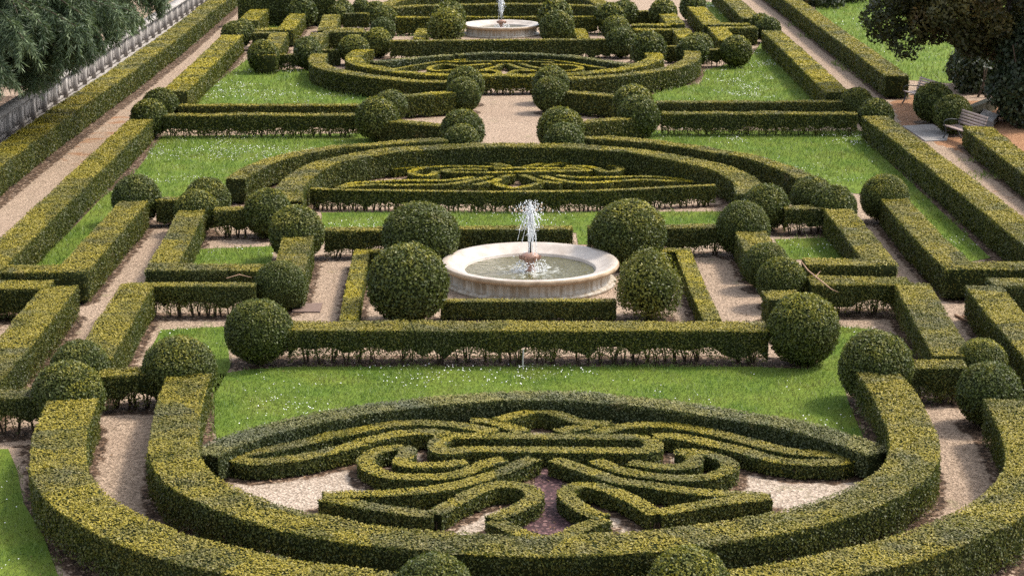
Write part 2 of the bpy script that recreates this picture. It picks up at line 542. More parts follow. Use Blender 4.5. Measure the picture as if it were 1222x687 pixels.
def strand(P, w, h, bare, seed, cover, young_lit=0.45):
    """one clipped run of hedge along the ground path P: shell and tufts"""
    n = len(P)
    seg = unit(np.diff(P, axis=0))
    nrm = np.stack([-seg[:, 1], seg[:, 0]], axis=1)
    mi = np.zeros_like(P)
    mi[0], mi[-1] = nrm[0], nrm[-1]
    for i in range(1, n - 1):
        s = unit((nrm[i - 1] + nrm[i])[None])[0]
        mi[i] = s / max(0.55, float(np.dot(s, nrm[i])))
    hw = w / 2 - 0.022
    r = min(0.055, hw * 0.18)
    calm = 0.45 if w < .5 else 1.0             # the narrow knots are clipped the closest
    zb = h * bare
    prof = [(-hw + .02, zb), (-hw, zb + (h - zb) * .35), (-hw, zb + (h - zb) * .7), (-hw, h - r), (-hw + r, h), (-hw * .35, h),
            (hw * .35, h), (hw - r, h), (hw, h - r), (hw, zb + (h - zb) * .7), (hw, zb + (h - zb) * .35), (hw - .02, zb)]
    K = len(prof)
    v = np.zeros((n, K, 3))
    nn = np.zeros((n, K, 3))
    for k, (o, z) in enumerate(prof):
        v[:, k, :2] = P + mi * o
        v[:, k, 2] = z
        side = -1 if o < 0 else 1
        top = 1.0 if 4 <= k <= 7 else 0.0
        nn[:, k, :2] = mi * side * (1 - top)
        nn[:, k, 2] = top
    V3 = v.reshape(-1, 3)
    N3 = nn.reshape(-1, 3)
    dn = calm * (0.026 * vnoise(V3, 1.1, seed) + 0.012 * vnoise(V3, 5.0, seed + 3))
    V3 = V3 + N3 * (dn - 0.026)[:, None]
    foot = np.zeros((n, K), bool)
    foot[:, 0] = foot[:, -1] = True
    foot = foot.ravel()
    V3[foot, 2] += zb * (0.35 * vnoise(V3[foot], 3.7, seed + 9) + 0.5 * vnoise(V3[foot], 9.0, seed + 4) + 0.3 * rng.normal(size=foot.sum()))
    V3[foot, 2] = np.clip(V3[foot, 2] + (0.16 * h if bare > .15 else 0), 0.01, h * .62)
    q = []
    for i in range(n - 1):
        for k in range(K - 1):
            q.append((i * K + k, i * K + k + 1, (i + 1) * K + k + 1, (i + 1) * K + k))
    for base in (0, (n - 1) * K):
        for k in range(K // 2 - 1):
            q.append((base + k, base + k + 1, base + K - 2 - k, base + K - 1 - k))
    # tufts of leaves on top, both flanks and both ends
    segL = np.linalg.norm(np.diff(P, axis=0), axis=1)
    Ltot = segL.sum()
    cum = np.concatenate([[0], np.cumsum(segL)])
    Pm = np.array([P[n // 2][0], P[n // 2][1], h])
    seams = []
    if w > 0.5:
        for sq_ in np.arange(rng.uniform(.8, 3.0), Ltot, 3.4):
            if rng.random() < .7:
                k_ = int(np.clip(np.searchsorted(cum, sq_) - 1, 0, n - 2))
                seams.append((P[k_], unit((seg[k_] + rng.normal(0, .15, 2))[None])[0]))
    out = []
    # density from the tuft size at each end of the run, so a long run thins out with distance
    pieces = max(1, int(Ltot / 6))
    for pc in range(pieces):
        a0, a1 = Ltot * pc / pieces, Ltot * (pc + 1) / pieces
        mid = np.interp((a0 + a1) / 2, cum, P[:, 0]), np.interp((a0 + a1) / 2, cum, P[:, 1])
        L0 = min(float(leaf_len(np.array([[mid[0], mid[1], h]]))[0]), max(.04, w * .26))
        dens = cover / (0.275 * L0 * L0)
        for face in ('top', 'left', 'right'):
            ext = w if face == 'top' else h
            cnt = int((a1 - a0) * ext * dens)
            if cnt < 1:
                continue
            s = rng.uniform(a0, a1, cnt)
            i = np.clip(np.searchsorted(cum, s) - 1, 0, n - 2)
            f = ((s - cum[i]) / segL[i])[:, None]
            pp = P[i] * (1 - f) + P[i + 1] * f
            mm = mi[i] * (1 - f) + mi[i + 1] * f
            if face == 'top':
                o = rng.uniform(-hw, hw, cnt)
                z = np.full(cnt, h)
                N = np.tile([0, 0, 1.0], (cnt, 1))
            else:
                sg = -1 if face == 'left' else 1
                o = np.full(cnt, sg * hw)
                z = rng.uniform(0.02, h, cnt)
                N = np.concatenate([unit(mm) * sg, np.zeros((cnt, 1))], axis=1)
            X = np.concatenate([pp + mm * o[:, None], z[:, None]], axis=1)
            out.append((X, N, np.full(cnt, face == 'top'), np.full(cnt, L0)))
    for e, i0 in ((0, 0), (1, n - 1)):
        L0 = min(float(leaf_len(np.array([[P[i0][0], P[i0][1], h]]))[0]), max(.04, w * .26))
        cnt = int(w * h * cover / (0.275 * L0 * L0))
        if cnt < 1:
            continue
        d2 = -seg[0] if e == 0 else seg[-1]
        o = rng.uniform(-hw, hw, cnt)
        X = np.concatenate([P[i0] + mi[i0] * o[:, None], rng.uniform(0.02, h, cnt)[:, None]], axis=1)
        N = np.tile([d2[0], d2[1], 0.0], (cnt, 1))
        out.append((X, N, np.zeros(cnt, bool), np.full(cnt, L0)))
    if bare > .15:
        L0 = out[0][3][0]
        cnt = int(Ltot * w * 1.3 / (0.275 * L0 * L0))
        s = rng.uniform(0, Ltot, cnt)
        i = np.clip(np.searchsorted(cum, s) - 1, 0, n - 2)
        f = ((s - cum[i]) / segL[i])[:, None]
        pp = P[i] * (1 - f) + P[i + 1] * f + (mi[i] * (1 - f) + mi[i + 1] * f) * rng.uniform(-hw, hw, cnt)[:, None]
        z = rng.triangular(zb * .15, zb * 1.1, min(h * .8, zb * 2.1), cnt)
        Nn = unit(rng.normal(size=(cnt, 3)))
        ok = vnoise(np.c_[pp, z], 5.0, seed + 21) + 1.1 * (z / max(zb, .01) - 1.0) > rng.normal(-.1, .3, cnt)
        out.append((np.c_[pp, z][ok], Nn[ok], np.zeros(ok.sum(), bool), np.full(ok.sum(), L0)))
    X = np.concatenate([a[0] for a in out])
    N = np.concatenate([a[1] for a in out])
    T = np.concatenate([a[2] for a in out])
    L = np.concatenate([a[3] for a in out])
    # thinner where the face looks away from the terrace, and towards the bare feet
    facing = np.einsum('ij,ij->i', N, unit(CAM - X)) > 0
    keep = rng.random(len(X)) < np.where(facing, 1.0, 0.38)
    gap = vnoise(X, 3.7, seed + 9) * 0.5 + 0.5
    lim = zb * (0.35 + 1.5 * gap)
    frac = np.clip((X[:, 2] / np.maximum(lim, .01) - 0.35) / 0.9, 0.06, 1)
    keep &= T | (rng.random(len(X)) < frac ** 1.3)
    for sm in seams:
        keep &= ~((np.abs((X[:, :2] - sm[0]) @ sm[1] + .05 * vnoise(X, 3.0, 4)) < 0.022) & (np.linalg.norm(X[:, :2] - sm[0], axis=1) < w) & (rng.random(len(X)) < .85))
    X, N, T, L = X[keep], N[keep], T[keep], L[keep]
    dn = calm * (0.026 * vnoise(X, 1.1, seed) + 0.012 * vnoise(X, 5.0, seed + 3))
    X = X + N * (dn + rng.normal(-0.010, np.where(T, .008, .014) * calm, len(X)))[:, None]
    lv, lq = leaf_quads(X, N, L * rng.uniform(0.7, 1.2, len(X)), np.where(T, 0.38 * (.8 if w < .5 else 1), 0.65)[:, None])
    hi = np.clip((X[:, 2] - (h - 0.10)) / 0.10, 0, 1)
    fresh_lit = np.where(T, rng.uniform(young_lit, 1.0, len(X)), rng.uniform(0.0, 0.42, len(X)) ** 1.4 + (0.30 if w >= .5 else 0.0) * hi * rng.random(len(X)))  # new growth on top, with the brightness of lit tops put into the colour
    tint = rng.random(len(X))
    return V3, np.array(q), lv, lq, fresh_lit, tint


HN = [0]


def hedge(label, strands, w=0.78, h=0.75, bare=0.14, smooth=False, m='box', name='box_hedge', group='clipped box hedges', cat='hedge', cover=1.15, soil=0.04, stems=True, world=False):
    if not isinstance(strands[0], list):
        strands = [strands]
    sv_, sq, lv, lq, fr, ti = [], [], [], [], [], []
    ns = nl = 0
    stem = MB()
    for k, pts in enumerate(strands):
        HN[0] += 1
        hh = h + 0.012 * ((HN[0] * 7) % 5 - 2) / 2.0
        P = np.array(pts, dtype=float) if world else np.array([at(x, y, h) for x, y in pts])
        if smooth:
            P = catmull(P)
        P = resample(P, 0.16 if w < 0.5 else 0.22)
        for p in P[::2]:
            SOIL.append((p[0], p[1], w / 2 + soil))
        a, b_, c_, d, e, f = strand(P, w, hh, bare, HN[0] * 1.37, cover, 0.8 if (m == 'gold' and w < .4) else (0.65 if w < .4 else 0.5))  # narrow knots get brighter tops, their lit look put into the colour
        sv_.append(a)
        sq.append(b_ + ns)
        ns += len(a)
        lv.append(c_)
        lq.append(d + nl)
        nl += len(c_)
        fr.append(e)
        ti.append(f)
        if stems:
            Q = resample(P, 0.30)
            for i in range(1, len(Q) - 1):
                if rng.random() < 0.12:
                    continue
                x0, y0 = Q[i] + rng.normal(0, 0.07, 2) * min(1.0, w / .9)
                for _ in range(rng.integers(2, 6)):
                    dx, dy = rng.normal(0, 0.12, 2) * min(1.0, w / .9)
                    zt = hh * bare * rng.uniform(0.9, 1.3) + 0.14
                    rad = rng.uniform(0.006, 0.019)
                    stem.tube([(x0 + dx * .2, y0 + dy * .2, -0.02), (x0 + dx * .5 + rng.normal(0, .02), y0 + dy * .5, zt * .5), (x0 + dx, y0 + dy, zt)], [rad * 1.2, rad, rad * .6], 4)
    sv_, lv = np.concatenate(sv_), np.concatenate(lv)
    sq, lq = np.concatenate(sq), np.concatenate(lq)
    org = np.array([sv_[:, 0].mean(), sv_[:, 1].mean(), 0])
    verts = np.concatenate([sv_, lv]) - org
    quads = np.concatenate([sq, lq + len(sv_)])
    mi_ = np.concatenate([np.ones(len(sq)), np.zeros(len(lq))])
    fresh_lit = np.concatenate([np.zeros(len(sq))] + fr)
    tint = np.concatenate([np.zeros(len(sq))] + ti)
    me = mesh_np(name, verts, quads, [M[m], M['inner']], mi_, {'fresh_lit': fresh_lit, 'tint': tint})
    o = link(name, me, None, org)
    tag(o, label, cat, group)
    if stems and stem.n:
        so_ = link('stems', mesh_np('stems', np.concatenate(stem.v) - org, np.concatenate(stem.q), M['bark']), o)
        so_['kind'] = 'stuff'
    return o


# ------------------------------------------------------------------ topiary balls
def ico(sub=4):
    import bmesh
    bm = bmesh.new()
    bmesh.ops.create_icosphere(bm, subdivisions=sub, radius=1.0)
    v = np.array([x.co[:] for x in bm.verts])
    f = np.array([[x.index for x in fc.verts] for fc in bm.faces])
    bm.free()
    return v, f


ICO_V, ICO_F = ico(4)
BALLS = {}
R0 = 0.62


def ball_mesh(L, seed, loose):
    amp = 0.12 if loose else 0.030
    v = ICO_V.copy()
    rr = R0 * (1 + amp * vnoise(v, 1.5, seed) + amp * .6 * vnoise(v, 5.0, seed + 2)) - 0.03 - (0.09 if loose else 0)
    v = v * rr[:, None]
    cnt = int(4 * math.pi * R0 * R0 * (1.2 if not loose else 0.85) / (0.275 * L * L))
    d = unit(rng.normal(size=(cnt, 3)))
    rad = R0 * (1 + amp * vnoise(d, 1.5, seed) + amp * .6 * vnoise(d, 5.0, seed + 2)) + rng.normal(-0.004, 0.016 if not loose else 0.05, cnt)
    P = d * rad[:, None]
    keep = rng.random(cnt) < np.where(d[:, 2] < -0.75, 0.5, 1.0)
    P, d = P[keep], d[keep]
    lv, lq = leaf_quads(P, d, L * rng.uniform(0.75, 1.3, len(P)) * (1.25 if loose else 1), 0.7 if not loose else 0.95)
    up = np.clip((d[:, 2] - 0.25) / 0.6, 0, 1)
    fresh_lit = rng.random(len(P)) * (0.18 + 0.80 * up) * np.clip(1 + .8 * vnoise(P, 6.0, seed), 0, 2)  # upper leaves lighter: new growth, plus light on the crown painted in
    if loose:
        fresh_lit = np.clip(fresh_lit + 0.35 * rng.random(len(P)), 0, 1)
    tint = rng.random(len(P))
    verts = np.concatenate([v, lv])
    nq = len(lq)
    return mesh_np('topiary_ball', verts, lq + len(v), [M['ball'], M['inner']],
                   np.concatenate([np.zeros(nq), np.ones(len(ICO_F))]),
                   {'fresh_lit': np.concatenate([fresh_lit, np.zeros(len(ICO_F))]), 'tint': np.concatenate([tint, np.zeros(len(ICO_F))])}, tris=ICO_F)


NB = [0]


def ball(label, px, py, rpx, loose=False, sz=1.0):
    NB[0] += 1
    zc = 0.62
    for _ in range(4):
        x, y = at(px, py, zc)
        Z = depth((x, y, zc))
        r = rpx * Z / F
        zc = r * sz + 0.03
    lim = float(leaf_len(np.array([[x, y, zc]]), 2.3)[0])
    cls = min([0.048, 0.06, 0.075, 0.095, 0.12, 0.15], key=lambda q_: abs(q_ - lim))
    key = (cls, NB[0] % 4, loose)
    if key not in BALLS:
        o = link('topiary_ball', ball_mesh(cls * R0 / max(r, .3), NB[0] * 2.1, loose))
        mb = MB()
        for i in range(3):
            a = rng.uniform(0, 6.28)
            mb.tube([(math.cos(a) * .05, math.sin(a) * .05, -R0 - 0.05), (math.cos(a) * .03, math.sin(a) * .03, -R0 * .7), (math.cos(a) * .12, math.sin(a) * .12, -R0 * .4)], [.035, .03, .02], 5)
        st = mb.build('trunk', M['bark'], o)
        BALLS[key] = o
    else:
        p = BALLS[key]
        o = p.copy()
        COL.objects.link(o)
        for ch in p.children:
            c_ = ch.copy()
            COL.objects.link(c_)
            c_.parent = o
    o.location = (x, y, zc)
    o.scale = (r / R0 * rng.uniform(.98, 1.02), r / R0 * rng.uniform(.98, 1.02), r / R0 * sz * rng.uniform(.96, 1.02))
    o.rotation_euler = (0, 0, rng.uniform(0, 6.28))
    tag(o, label, 'topiary ball', 'clipped topiary balls')
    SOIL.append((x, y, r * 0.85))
    return o


# ------------------------------------------------------------------ the front knot garden and its rings
hedge('broad outer ring hedge curving round the near knot garden, cut off by the bottom edge',
      [(87, 476), (73, 512), (69, 540), (73, 566), (95, 595), (130, 618), (175, 638), (225, 655), (305, 673), (381, 686), (468, 697), (560, 704), (660, 707),
       (760, 703), (850, 695), (930, 685), (1000, 672), (1060, 657), (1111, 642), (1160, 622), (1195, 603), (1220, 580), (1234, 555), (1228, 520), (1205, 476)],
      0.90, 0.78, 0.2, True)
hedge('inner ring hedge in a wide U enclosing the near knot garden',
      [(226, 446), (214, 480), (209, 515), (207, 537), (212, 553), (226, 571), (250, 585), (275, 597), (306, 608), (350, 621), (400, 631), (466, 640), (531, 645), (611, 650),
       (687, 650), (775, 645), (825, 639), (862, 634), (918, 626), (970, 613), (1018, 598), (1055, 580), (1081, 562), (1091, 541), (1090, 518), (1080, 495), (1066, 468), (1048, 445)],
      0.82, 0.74, 0.24, True)
hedge('low greyish arc hedge closing the back of the near knot garden below the daisy lawn',
      [(243, 541), (262, 530), (285, 521), (306, 514), (356, 502), (406, 492), (443, 486), (506, 478), (556, 474), (612, 471), (687, 472), (762, 478), (837, 488), (918, 500), (966, 511), (1010, 523), (1051, 538)],
      0.62, 0.48, 0.12, True, 'grey')
KN = dict(w=0.36, h=0.29, bare=0.10, smooth=True, name='knot_hedge', group='knot garden hedges')
hedge('left wing of the near knot garden, a long leaf-shaped loop of box',
      V(540, 480, 6.11, [(330, 205), (250, 200), (100, 172), (0, 158)]) + V(370, 480, 6.11, [(900, 150), (800, 142), (600, 155), (400, 190), (200, 232)]) +
      V(250, 480, 6.11, [(900, 232), (700, 285), (500, 328), (330, 358), (225, 378), (195, 402), (260, 424), (380, 428), (500, 415), (700, 390), (900, 345), (1100, 295)]) +
      V(370, 480, 6.11, [(400, 278), (600, 232), (750, 216), (900, 214), (1000, 232)]), **KN)
hedge('right wing of the near knot garden, a long leaf-shaped loop of box',
      V(700, 480, 6.11, [(70, 215), (150, 185), (250, 165), (400, 150), (600, 155), (800, 185), (1000, 225), (1180, 272)]) +
      V(850, 480, 5.555, [(300, 262), (450, 302), (600, 322), (750, 332), (850, 340), (895, 362), (850, 385), (740, 388), (600, 385), (450, 370), (300, 338), (150, 295), (20, 268)]) +
      V(700, 480, 6.11, [(750, 250), (600, 232), (500, 240)]), **KN)
hedge('stadium-shaped double bar of box across the middle of the near knot garden',
      V(540, 480, 6.11, [(900, 241), (600, 239), (300, 237), (50, 235)]) + V(370, 480, 6.11, [(1000, 242), (945, 270), (925, 310), (955, 345), (1050, 352)]) +
      V(540, 480, 6.11, [(100, 335), (300, 335), (600, 338), (900, 341), (1180, 343)]) + V(700, 480, 6.11, [(300, 346), (440, 346), (490, 318), (470, 272), (380, 247), (250, 244), (0, 241)]) + V(540, 480, 6.11, [(900, 241)]), **KN)
kd = dict(KN); kd['w'] = 0.34
hedge('small diamond of crossing box strips at the top of the near knot garden',
      [V(540, 480, 6.11, [(330, 126), (450, 94), (560, 66), (630, 57), (700, 66), (800, 92), (900, 128), (1040, 148), (1165, 145)]),
       V(540, 480, 6.11, [(132, 122), (230, 122), (330, 140), (420, 172), (530, 205)]),
       V(540, 480, 6.11, [(1020, 168), (930, 178), (850, 192), (770, 212)])], **kd)
hedge('left scroll of box curling inward beside the double bar of the near knot garden',
      V(540, 480, 6.11, [(380, 402), (250, 430), (130, 478), (0, 518)]) + V(370, 480, 6.11, [(900, 532), (700, 532), (550, 512), (450, 468), (405, 415), (445, 365), (530, 332), (640, 316), (712, 335), (690, 382), (660, 415), (715, 442), (850, 447), (1000, 438), (1140, 424)]), **kd)
hedge('right scroll of box curling inward beside the double bar of the near knot garden',
      V(700, 480, 6.11, [(62, 412), (200, 470), (400, 517), (600, 541), (800, 545), (950, 518), (1045, 468), (1022, 415), (930, 380), (830, 356), (740, 344), (690, 352), (760, 372), (790, 412), (745, 452), (600, 464), (450, 450), (315, 428)]), **kd)
hedge('lower zigzag of box with two pointed arms round the red bed',
      [V(540, 480, 6.11, [(600, 402), (480, 450), (300, 520), (150, 572), (0, 610)]) + V(370, 550, 6.11, [(850, 208), (650, 222), (500, 230), (300, 236), (90, 246)]),
       V(370, 550, 6.11, [(90, 258), (200, 275), (400, 312), (600, 342), (800, 372), (905, 378)]),
       V(370, 550, 6.11, [(905, 378), (1000, 325), (1100, 270), (1200, 222)]) + V(540, 550, 6.11, [(250, 186), (360, 168), (480, 175), (570, 205), (600, 250), (550, 300), (430, 355), (290, 415)]),
       V(540, 550, 6.11, [(290, 420), (400, 465), (500, 510), (600, 545), (700, 557), (800, 530), (900, 485), (1000, 445), (1110, 405)]),
       V(540, 550, 6.11, [(1110, 400), (1030, 375), (940, 335), (860, 275), (830, 225), (870, 182), (980, 168), (1100, 188), (1222, 232)]) + V(740, 550, 6.11, [(100, 278), (200, 340), (268, 378)]),
       V(740, 550, 6.11, [(268, 378), (400, 350), (600, 312), (800, 285), (950, 270), (1090, 256)]),
       V(740, 550, 6.11, [(1090, 248), (1000, 240), (800, 228), (600, 215), (400, 192), (200, 162), (0, 138)]) + V(540, 550, 6.11, [(1100, 100), (950, 48)]) + V(540, 480, 6.11, [(830, 435), (740, 405)])], **kd)

# ------------------------------------------------------------------ the rows between the front lawn and the near fountain
hedge('long straight hedge behind the daisy lawn with bare stems showing at its foot', [(346, 388.5), (915, 388.5)], 0.80, 0.75, 0.30)
hedge('short cross hedge with bare feet left of the near knot garden, between three balls', [(118, 443), (186, 440)], 0.6, 0.72, 0.28)
hedge('cross hedge on bare stems leaving the left edge beside the nearest left ball', [(-40, 471), (50, 467)], 0.62, 0.75, 0.36)
hedge('short cross hedge right of the near knot garden, between three balls', [(1083, 434), (1152, 434)], 0.6, 0.72, 0.22)
hedge('stepped hedge along the right side of the narrow left gravel walk', [(165, 338), (151, 358), (110, 428)], 0.76, 0.75, 0.1)
hedge('straight bare-stemmed hedge between the left walk and a ball left of the near fountain', [(150, 339), (306, 339)], 0.42, 0.72, 0.3)
hedge('hooked hedge bounding the small left lawn, its foot against the straight hedge in front', [(229, 250), (215, 278), (192, 318), (330, 317)], 0.70, 0.72, 0.1)
hedge('mossy hooked hedge between the left grass strip and the narrow left gravel walk', [(160, 240), (120, 284), (88, 320), (2, 321)], 0.76, 0.75, 0.1)
hedge('wide hooked hedge at the left edge beside the narrow left gravel walk', [[(72, 341), (38, 384), (5, 422), (-40, 470)], [(60, 338.5), (-30, 338.5)]], 0.80, 0.75, 0.2)
hedge('hooked hedge right of the narrow right gravel walk, reaching the right edge', [[(1174, 341), (1198, 372), (1260, 440)], [(1182, 335), (1260, 335)]], 0.80, 0.75, 0.1)
hedge('yellow topped hooked hedge between the right grass strip and the narrow right walk', [(1067, 236), (1096, 270), (1143, 316), (1260, 316)], 0.76, 0.75, 0.1)
hedge('hooked hedge bounding the small right lawn, yellow along its front run', [(1000, 250), (1022, 276), (1050, 312.5), (960, 312.5)], 0.74, 0.72, 0.1)
hedge('hooked hedge down the left side of the narrow right walk below a dry twig', [[(1088, 337), (1108, 372), (1138, 424)], [(1085, 334), (966, 334)]], 0.78, 0.75, 0.26)
hedge('short hedge left of the left gravel bed of the near fountain', [(356, 281), (342, 330)], 0.76, 0.75, 0.1)
hedge('short hedge right of the right gravel bed of the near fountain', [(896, 275), (908, 299)], 0.78, 0.75, 0.1)
hedge('short stub of hedge in front of the ball with the dry twig', [(929, 346), (937, 357)], 0.76, 0.72, 0.1)
LE = dict(w=0.42, h=0.42, bare=0.1)
hedge('low narrow edging hedge on the left of the near fountain', [(470, 298.5), (432, 298.5), (422, 344), (416, 381)], m='gold', **LE)
hedge('low narrow edging hedge on the right of the near fountain', [(785, 298), (815, 298), (833, 344), (850, 381)], m='gold', **LE)
hedge('low edging hedge straight along the front foot of the near fountain', [(526, 357), (735, 357)], 0.34, 0.44, 0.1)
hedge('short cross hedge between two balls at the far end of the left grass strip', [(186, 237), (226, 236)], 0.5, 0.72, 0.14)
hedge('short bare-footed cross hedge between two balls behind the small left lawn', [(256, 250), (300, 249)], 0.5, 0.72, 0.34)
hedge('hedge running behind the near fountain from the left ball to a gap', [(388, 273), (560, 271), (683, 271)], 0.5, 0.72, 0.26)
hedge('hedge behind the big ball to the right of the near fountain', [(702, 271), (866, 269)], 0.5, 0.72, 0.22)
hedge('short bare-footed cross hedge between two balls behind the small right lawn', [(935, 246), (985, 246)], 0.5, 0.72, 0.3)

# ------------------------------------------------------------------ the middle knot garden
hedge('outer left arc hedge sweeping round the middle knot garden',
      V(240, 150, 6.11, [(250, 385), (330, 330), (430, 280), (550, 235), (700, 200), (900, 165), (1050, 145)]) + V(360, 160, 6.11, [(488, 69 + 6), (600, 64), (800, 49), (1050, 38)]), 0.62, 0.72, 0.12, True)
hedge('outer right arc hedge sweeping round the middle knot garden',
      V(700, 150, 6.11, [(-130, 85), (0, 88), (200, 92), (400, 110), (600, 130), (800, 157), (1000, 197)]) + V(840, 140, 6.11, [(300, 275), (420, 310), (550, 352), (680, 405), (745, 442)]), 0.62, 0.72, 0.12, True)
hedge('thick horseshoe hedge enclosing the middle knot garden',
      V(240, 150, 6.11, [(640, 540), (640, 460), (690, 395), (770, 330), (900, 270), (1050, 235)]) + V(360, 160, 6.11, [(488, 138), (700, 110), (900, 95), (1100, 85)]) + V(590, 170, 7.63, [(0, 18), (300, 18), (600, 25), (900, 40), (1222, 62)]) +
      V(700, 150, 6.11, [(400, 185), (600, 220), (800, 262), (1000, 312), (1130, 375), (1195, 440)]) + V(840, 140, 6.11, [(330, 500), (350, 560)]), 0.80, 0.74, 0.1, True)
hedge('thin straight hedge along the front of the middle knot garden', [(371, 224.5), (401, 225.7), (560, 228), (668, 228), (749, 225.5), (800, 223), (853, 220.8)], 0.26, 0.58, 0.18, True)
KM = dict(w=0.28, h=0.27, bare=0.1, smooth=True, m='gold', name='knot_hedge', group='knot garden hedges')
hedge('left fish-shaped loop of box in the middle knot garden',
      V(450, 170, 7.63, [(880, 304), (750, 326), (600, 338), (400, 338), (200, 336), (0, 347)]) + V(360, 160, 6.11, [(400, 347), (330, 364), (275, 383), (400, 368)]) + V(450, 170, 7.63, [(0, 373), (200, 376), (400, 376), (600, 374), (750, 360), (900, 328), (1040, 300)]), **KM)
hedge('right fish-shaped loop of box in the middle knot garden',
      V(590, 170, 7.63, [(570, 297), (700, 310), (850, 313), (1000, 310)]) + V(700, 150, 6.11, [(200, 370), (400, 366), (600, 376), (775, 402), (600, 398), (400, 391), (200, 402)]) + V(590, 170, 7.63, [(1000, 358), (850, 365), (700, 358), (550, 330), (430, 300)]), **KM)
hedge('central diamond of crossing box strips in the middle knot garden',
      [V(450, 170, 7.63, [(890, 386), (1060, 350), (1150, 310), (1240, 293)]), V(590, 170, 7.63, [(-10, 358), (40, 378), (100, 397), (180, 410), (300, 392), (400, 365), (450, 350)]), V(590, 170, 7.63, [(250, 293), (330, 315), (420, 345), (600, 372)])], **KM)
hedge('left scroll and wing of box in the middle knot garden',
      V(450, 170, 7.63, [(140, 236), (300, 216), (500, 190), (700, 169), (900, 171), (1080, 182), (1190, 212), (1000, 210), (800, 206), (600, 210), (420, 222), (320, 250), (330, 280), (430, 297), (515, 280), (540, 250)]), **KM)
hedge('right scroll and wing of box in the middle knot garden',
      [V(590, 170, 7.63, [(260, 222), (450, 182), (600, 156), (700, 146), (850, 155), (1000, 172)]) + V(700, 150, 6.11, [(170, 272), (350, 291)]),
       V(590, 170, 7.63, [(450, 215), (600, 192), (750, 182), (900, 187), (1050, 205), (1150, 240), (1080, 266), (990, 262), (920, 232), (800, 216), (650, 216)])], **KM)
hedge('long double bar of box across the middle knot garden',
      V(450, 170, 7.63, [(1000, 238), (750, 236), (610, 247), (700, 263), (950, 264)]) + V(590, 170, 7.63, [(0, 264), (300, 259), (600, 256), (860, 246), (700, 228), (450, 230), (200, 228), (0, 232)]), **KM)
hedge('pair of short bars of box topping the middle knot garden',
      [V(450, 170, 7.63, [(1000, 148), (1110, 146), (1240, 127), (1350, 128)]), V(590, 170, 7.63, [(240, 128), (360, 134), (445, 148), (330, 160), (235, 170)]), V(590, 170, 7.63, [(-60, 150), (60, 162), (150, 176)]), V(590, 170, 7.63, [(-20, 196), (60, 205), (130, 217)])], **KM)

# ------------------------------------------------------------------ the cross rows and the back knot garden
hedge('long cross hedge on bare stems left of the central path, front one of the pair', [(196, 136.5), (428, 135.5)], 0.6, 0.78, 0.2)
hedge('long cross hedge left of the central path, back one of the pair', [(214, 125.5), (436, 124.5)], 0.5, 0.72, 0.14)
hedge('long cross hedge on bare stems right of the central path, front one of the pair', [(790, 134), (1022, 134)], 0.6, 0.78, 0.2)
hedge('long cross hedge right of the central path, back one of the pair', [(784, 121.5), (1006, 121)], 0.5, 0.72, 0.14)
hedge('yellow topped slanting hedge left of the central path behind the front pair of balls', [(482, 114), (540, 110)], 0.65, 0.78, 0.1, m='gold')
hedge('slanting hedge left of the central path in front of a gravel gap', [(450, 141.5), (530, 149)], 0.55, 0.76, 0.1)
hedge('slanting hedge right of the central path behind a gravel gap', [(676, 109), (738, 114.5)], 0.65, 0.78, 0.1)
hedge('slanting hedge right of the central path in front of a gravel gap', [(694, 145.5), (772, 138)], 0.55, 0.76, 0.1)
hedge('front left quarter of the outer ring below the far knot garden',
      V(360, 50, 7.63, [(165, 105), (140, 150), (150, 195), (230, 235), (400, 275), (600, 305), (800, 330), (1000, 350), (1222, 362)]) + [(534, 97.5)], 0.70, 0.80, 0.12, True)
hedge('front right quarter of the outer ring below the far knot garden',
      [(677, 94)] + V(680, 50, 6.11, [(80, 263), (200, 255), (400, 240), (600, 213), (750, 185), (850, 148), (895, 105), (890, 68)]), 0.70, 0.80, 0.12, True)
hedge('inner ring hedge curving round the front of the far knot garden',
      V(360, 50, 7.63, [(595, 65), (510, 95), (475, 140), (505, 185), (600, 215), (750, 243), (900, 268), (1100, 284)]) + [(520, 88.5), (560, 89.3), (598, 89.8), (640, 89.3), (677, 88)] + V(680, 50, 6.11, [(200, 215), (400, 190), (550, 153), (625, 110), (580, 65), (490, 28)]),
      0.70, 0.72, 0.16, True, 'gold')
hedge('grey-green arc hedge at the back of the far knot garden, left of a gap', [(445, 74), (465, 72.5), (491, 69.5), (520, 66.8), (539, 65.5)], 0.55, 0.45, 0.1, True, 'grey')
hedge('grey-green arc hedge at the back of the far knot garden, right of a gap', [(545, 64.5), (582, 62.8), (615, 62.8), (647, 64), (680, 66.4), (713, 70.5), (737, 74.5), (758, 77)], 0.55, 0.45, 0.1, True, 'grey')
KB = dict(w=0.28, h=0.25, bare=0.1, smooth=True, m='gold', name='knot_hedge', group='knot garden hedges')
hedge('long yellow wings of box along the back of the far knot garden',
      [V(500, 50, 6.11, [(-200, 200), (0, 165), (150, 142), (300, 128), (450, 112), (600, 105), (750, 112), (900, 126), (1050, 140), (1222, 168), (1350, 190)]), V(500, 50, 6.11, [(200, 146), (400, 142), (600, 140), (800, 141), (980, 150)])], **KB)
hedge('left scroll of box in the far knot garden', V(500, 50, 6.11, [(520, 158), (420, 165), (300, 172), (200, 160), (110, 172), (75, 192), (120, 207), (230, 202), (330, 196)]), **KB)
hedge('right scroll of box in the far knot garden', V(500, 50, 6.11, [(740, 158), (850, 186), (960, 200), (1080, 208), (1180, 195), (1150, 175), (1050, 165), (890, 165)]), **KB)
hedge('left heart-shaped loop of box in the far knot garden', V(500, 50, 6.11, [(605, 158), (540, 182), (450, 205), (520, 203), (580, 215), (565, 236), (470, 244)]), **KB)
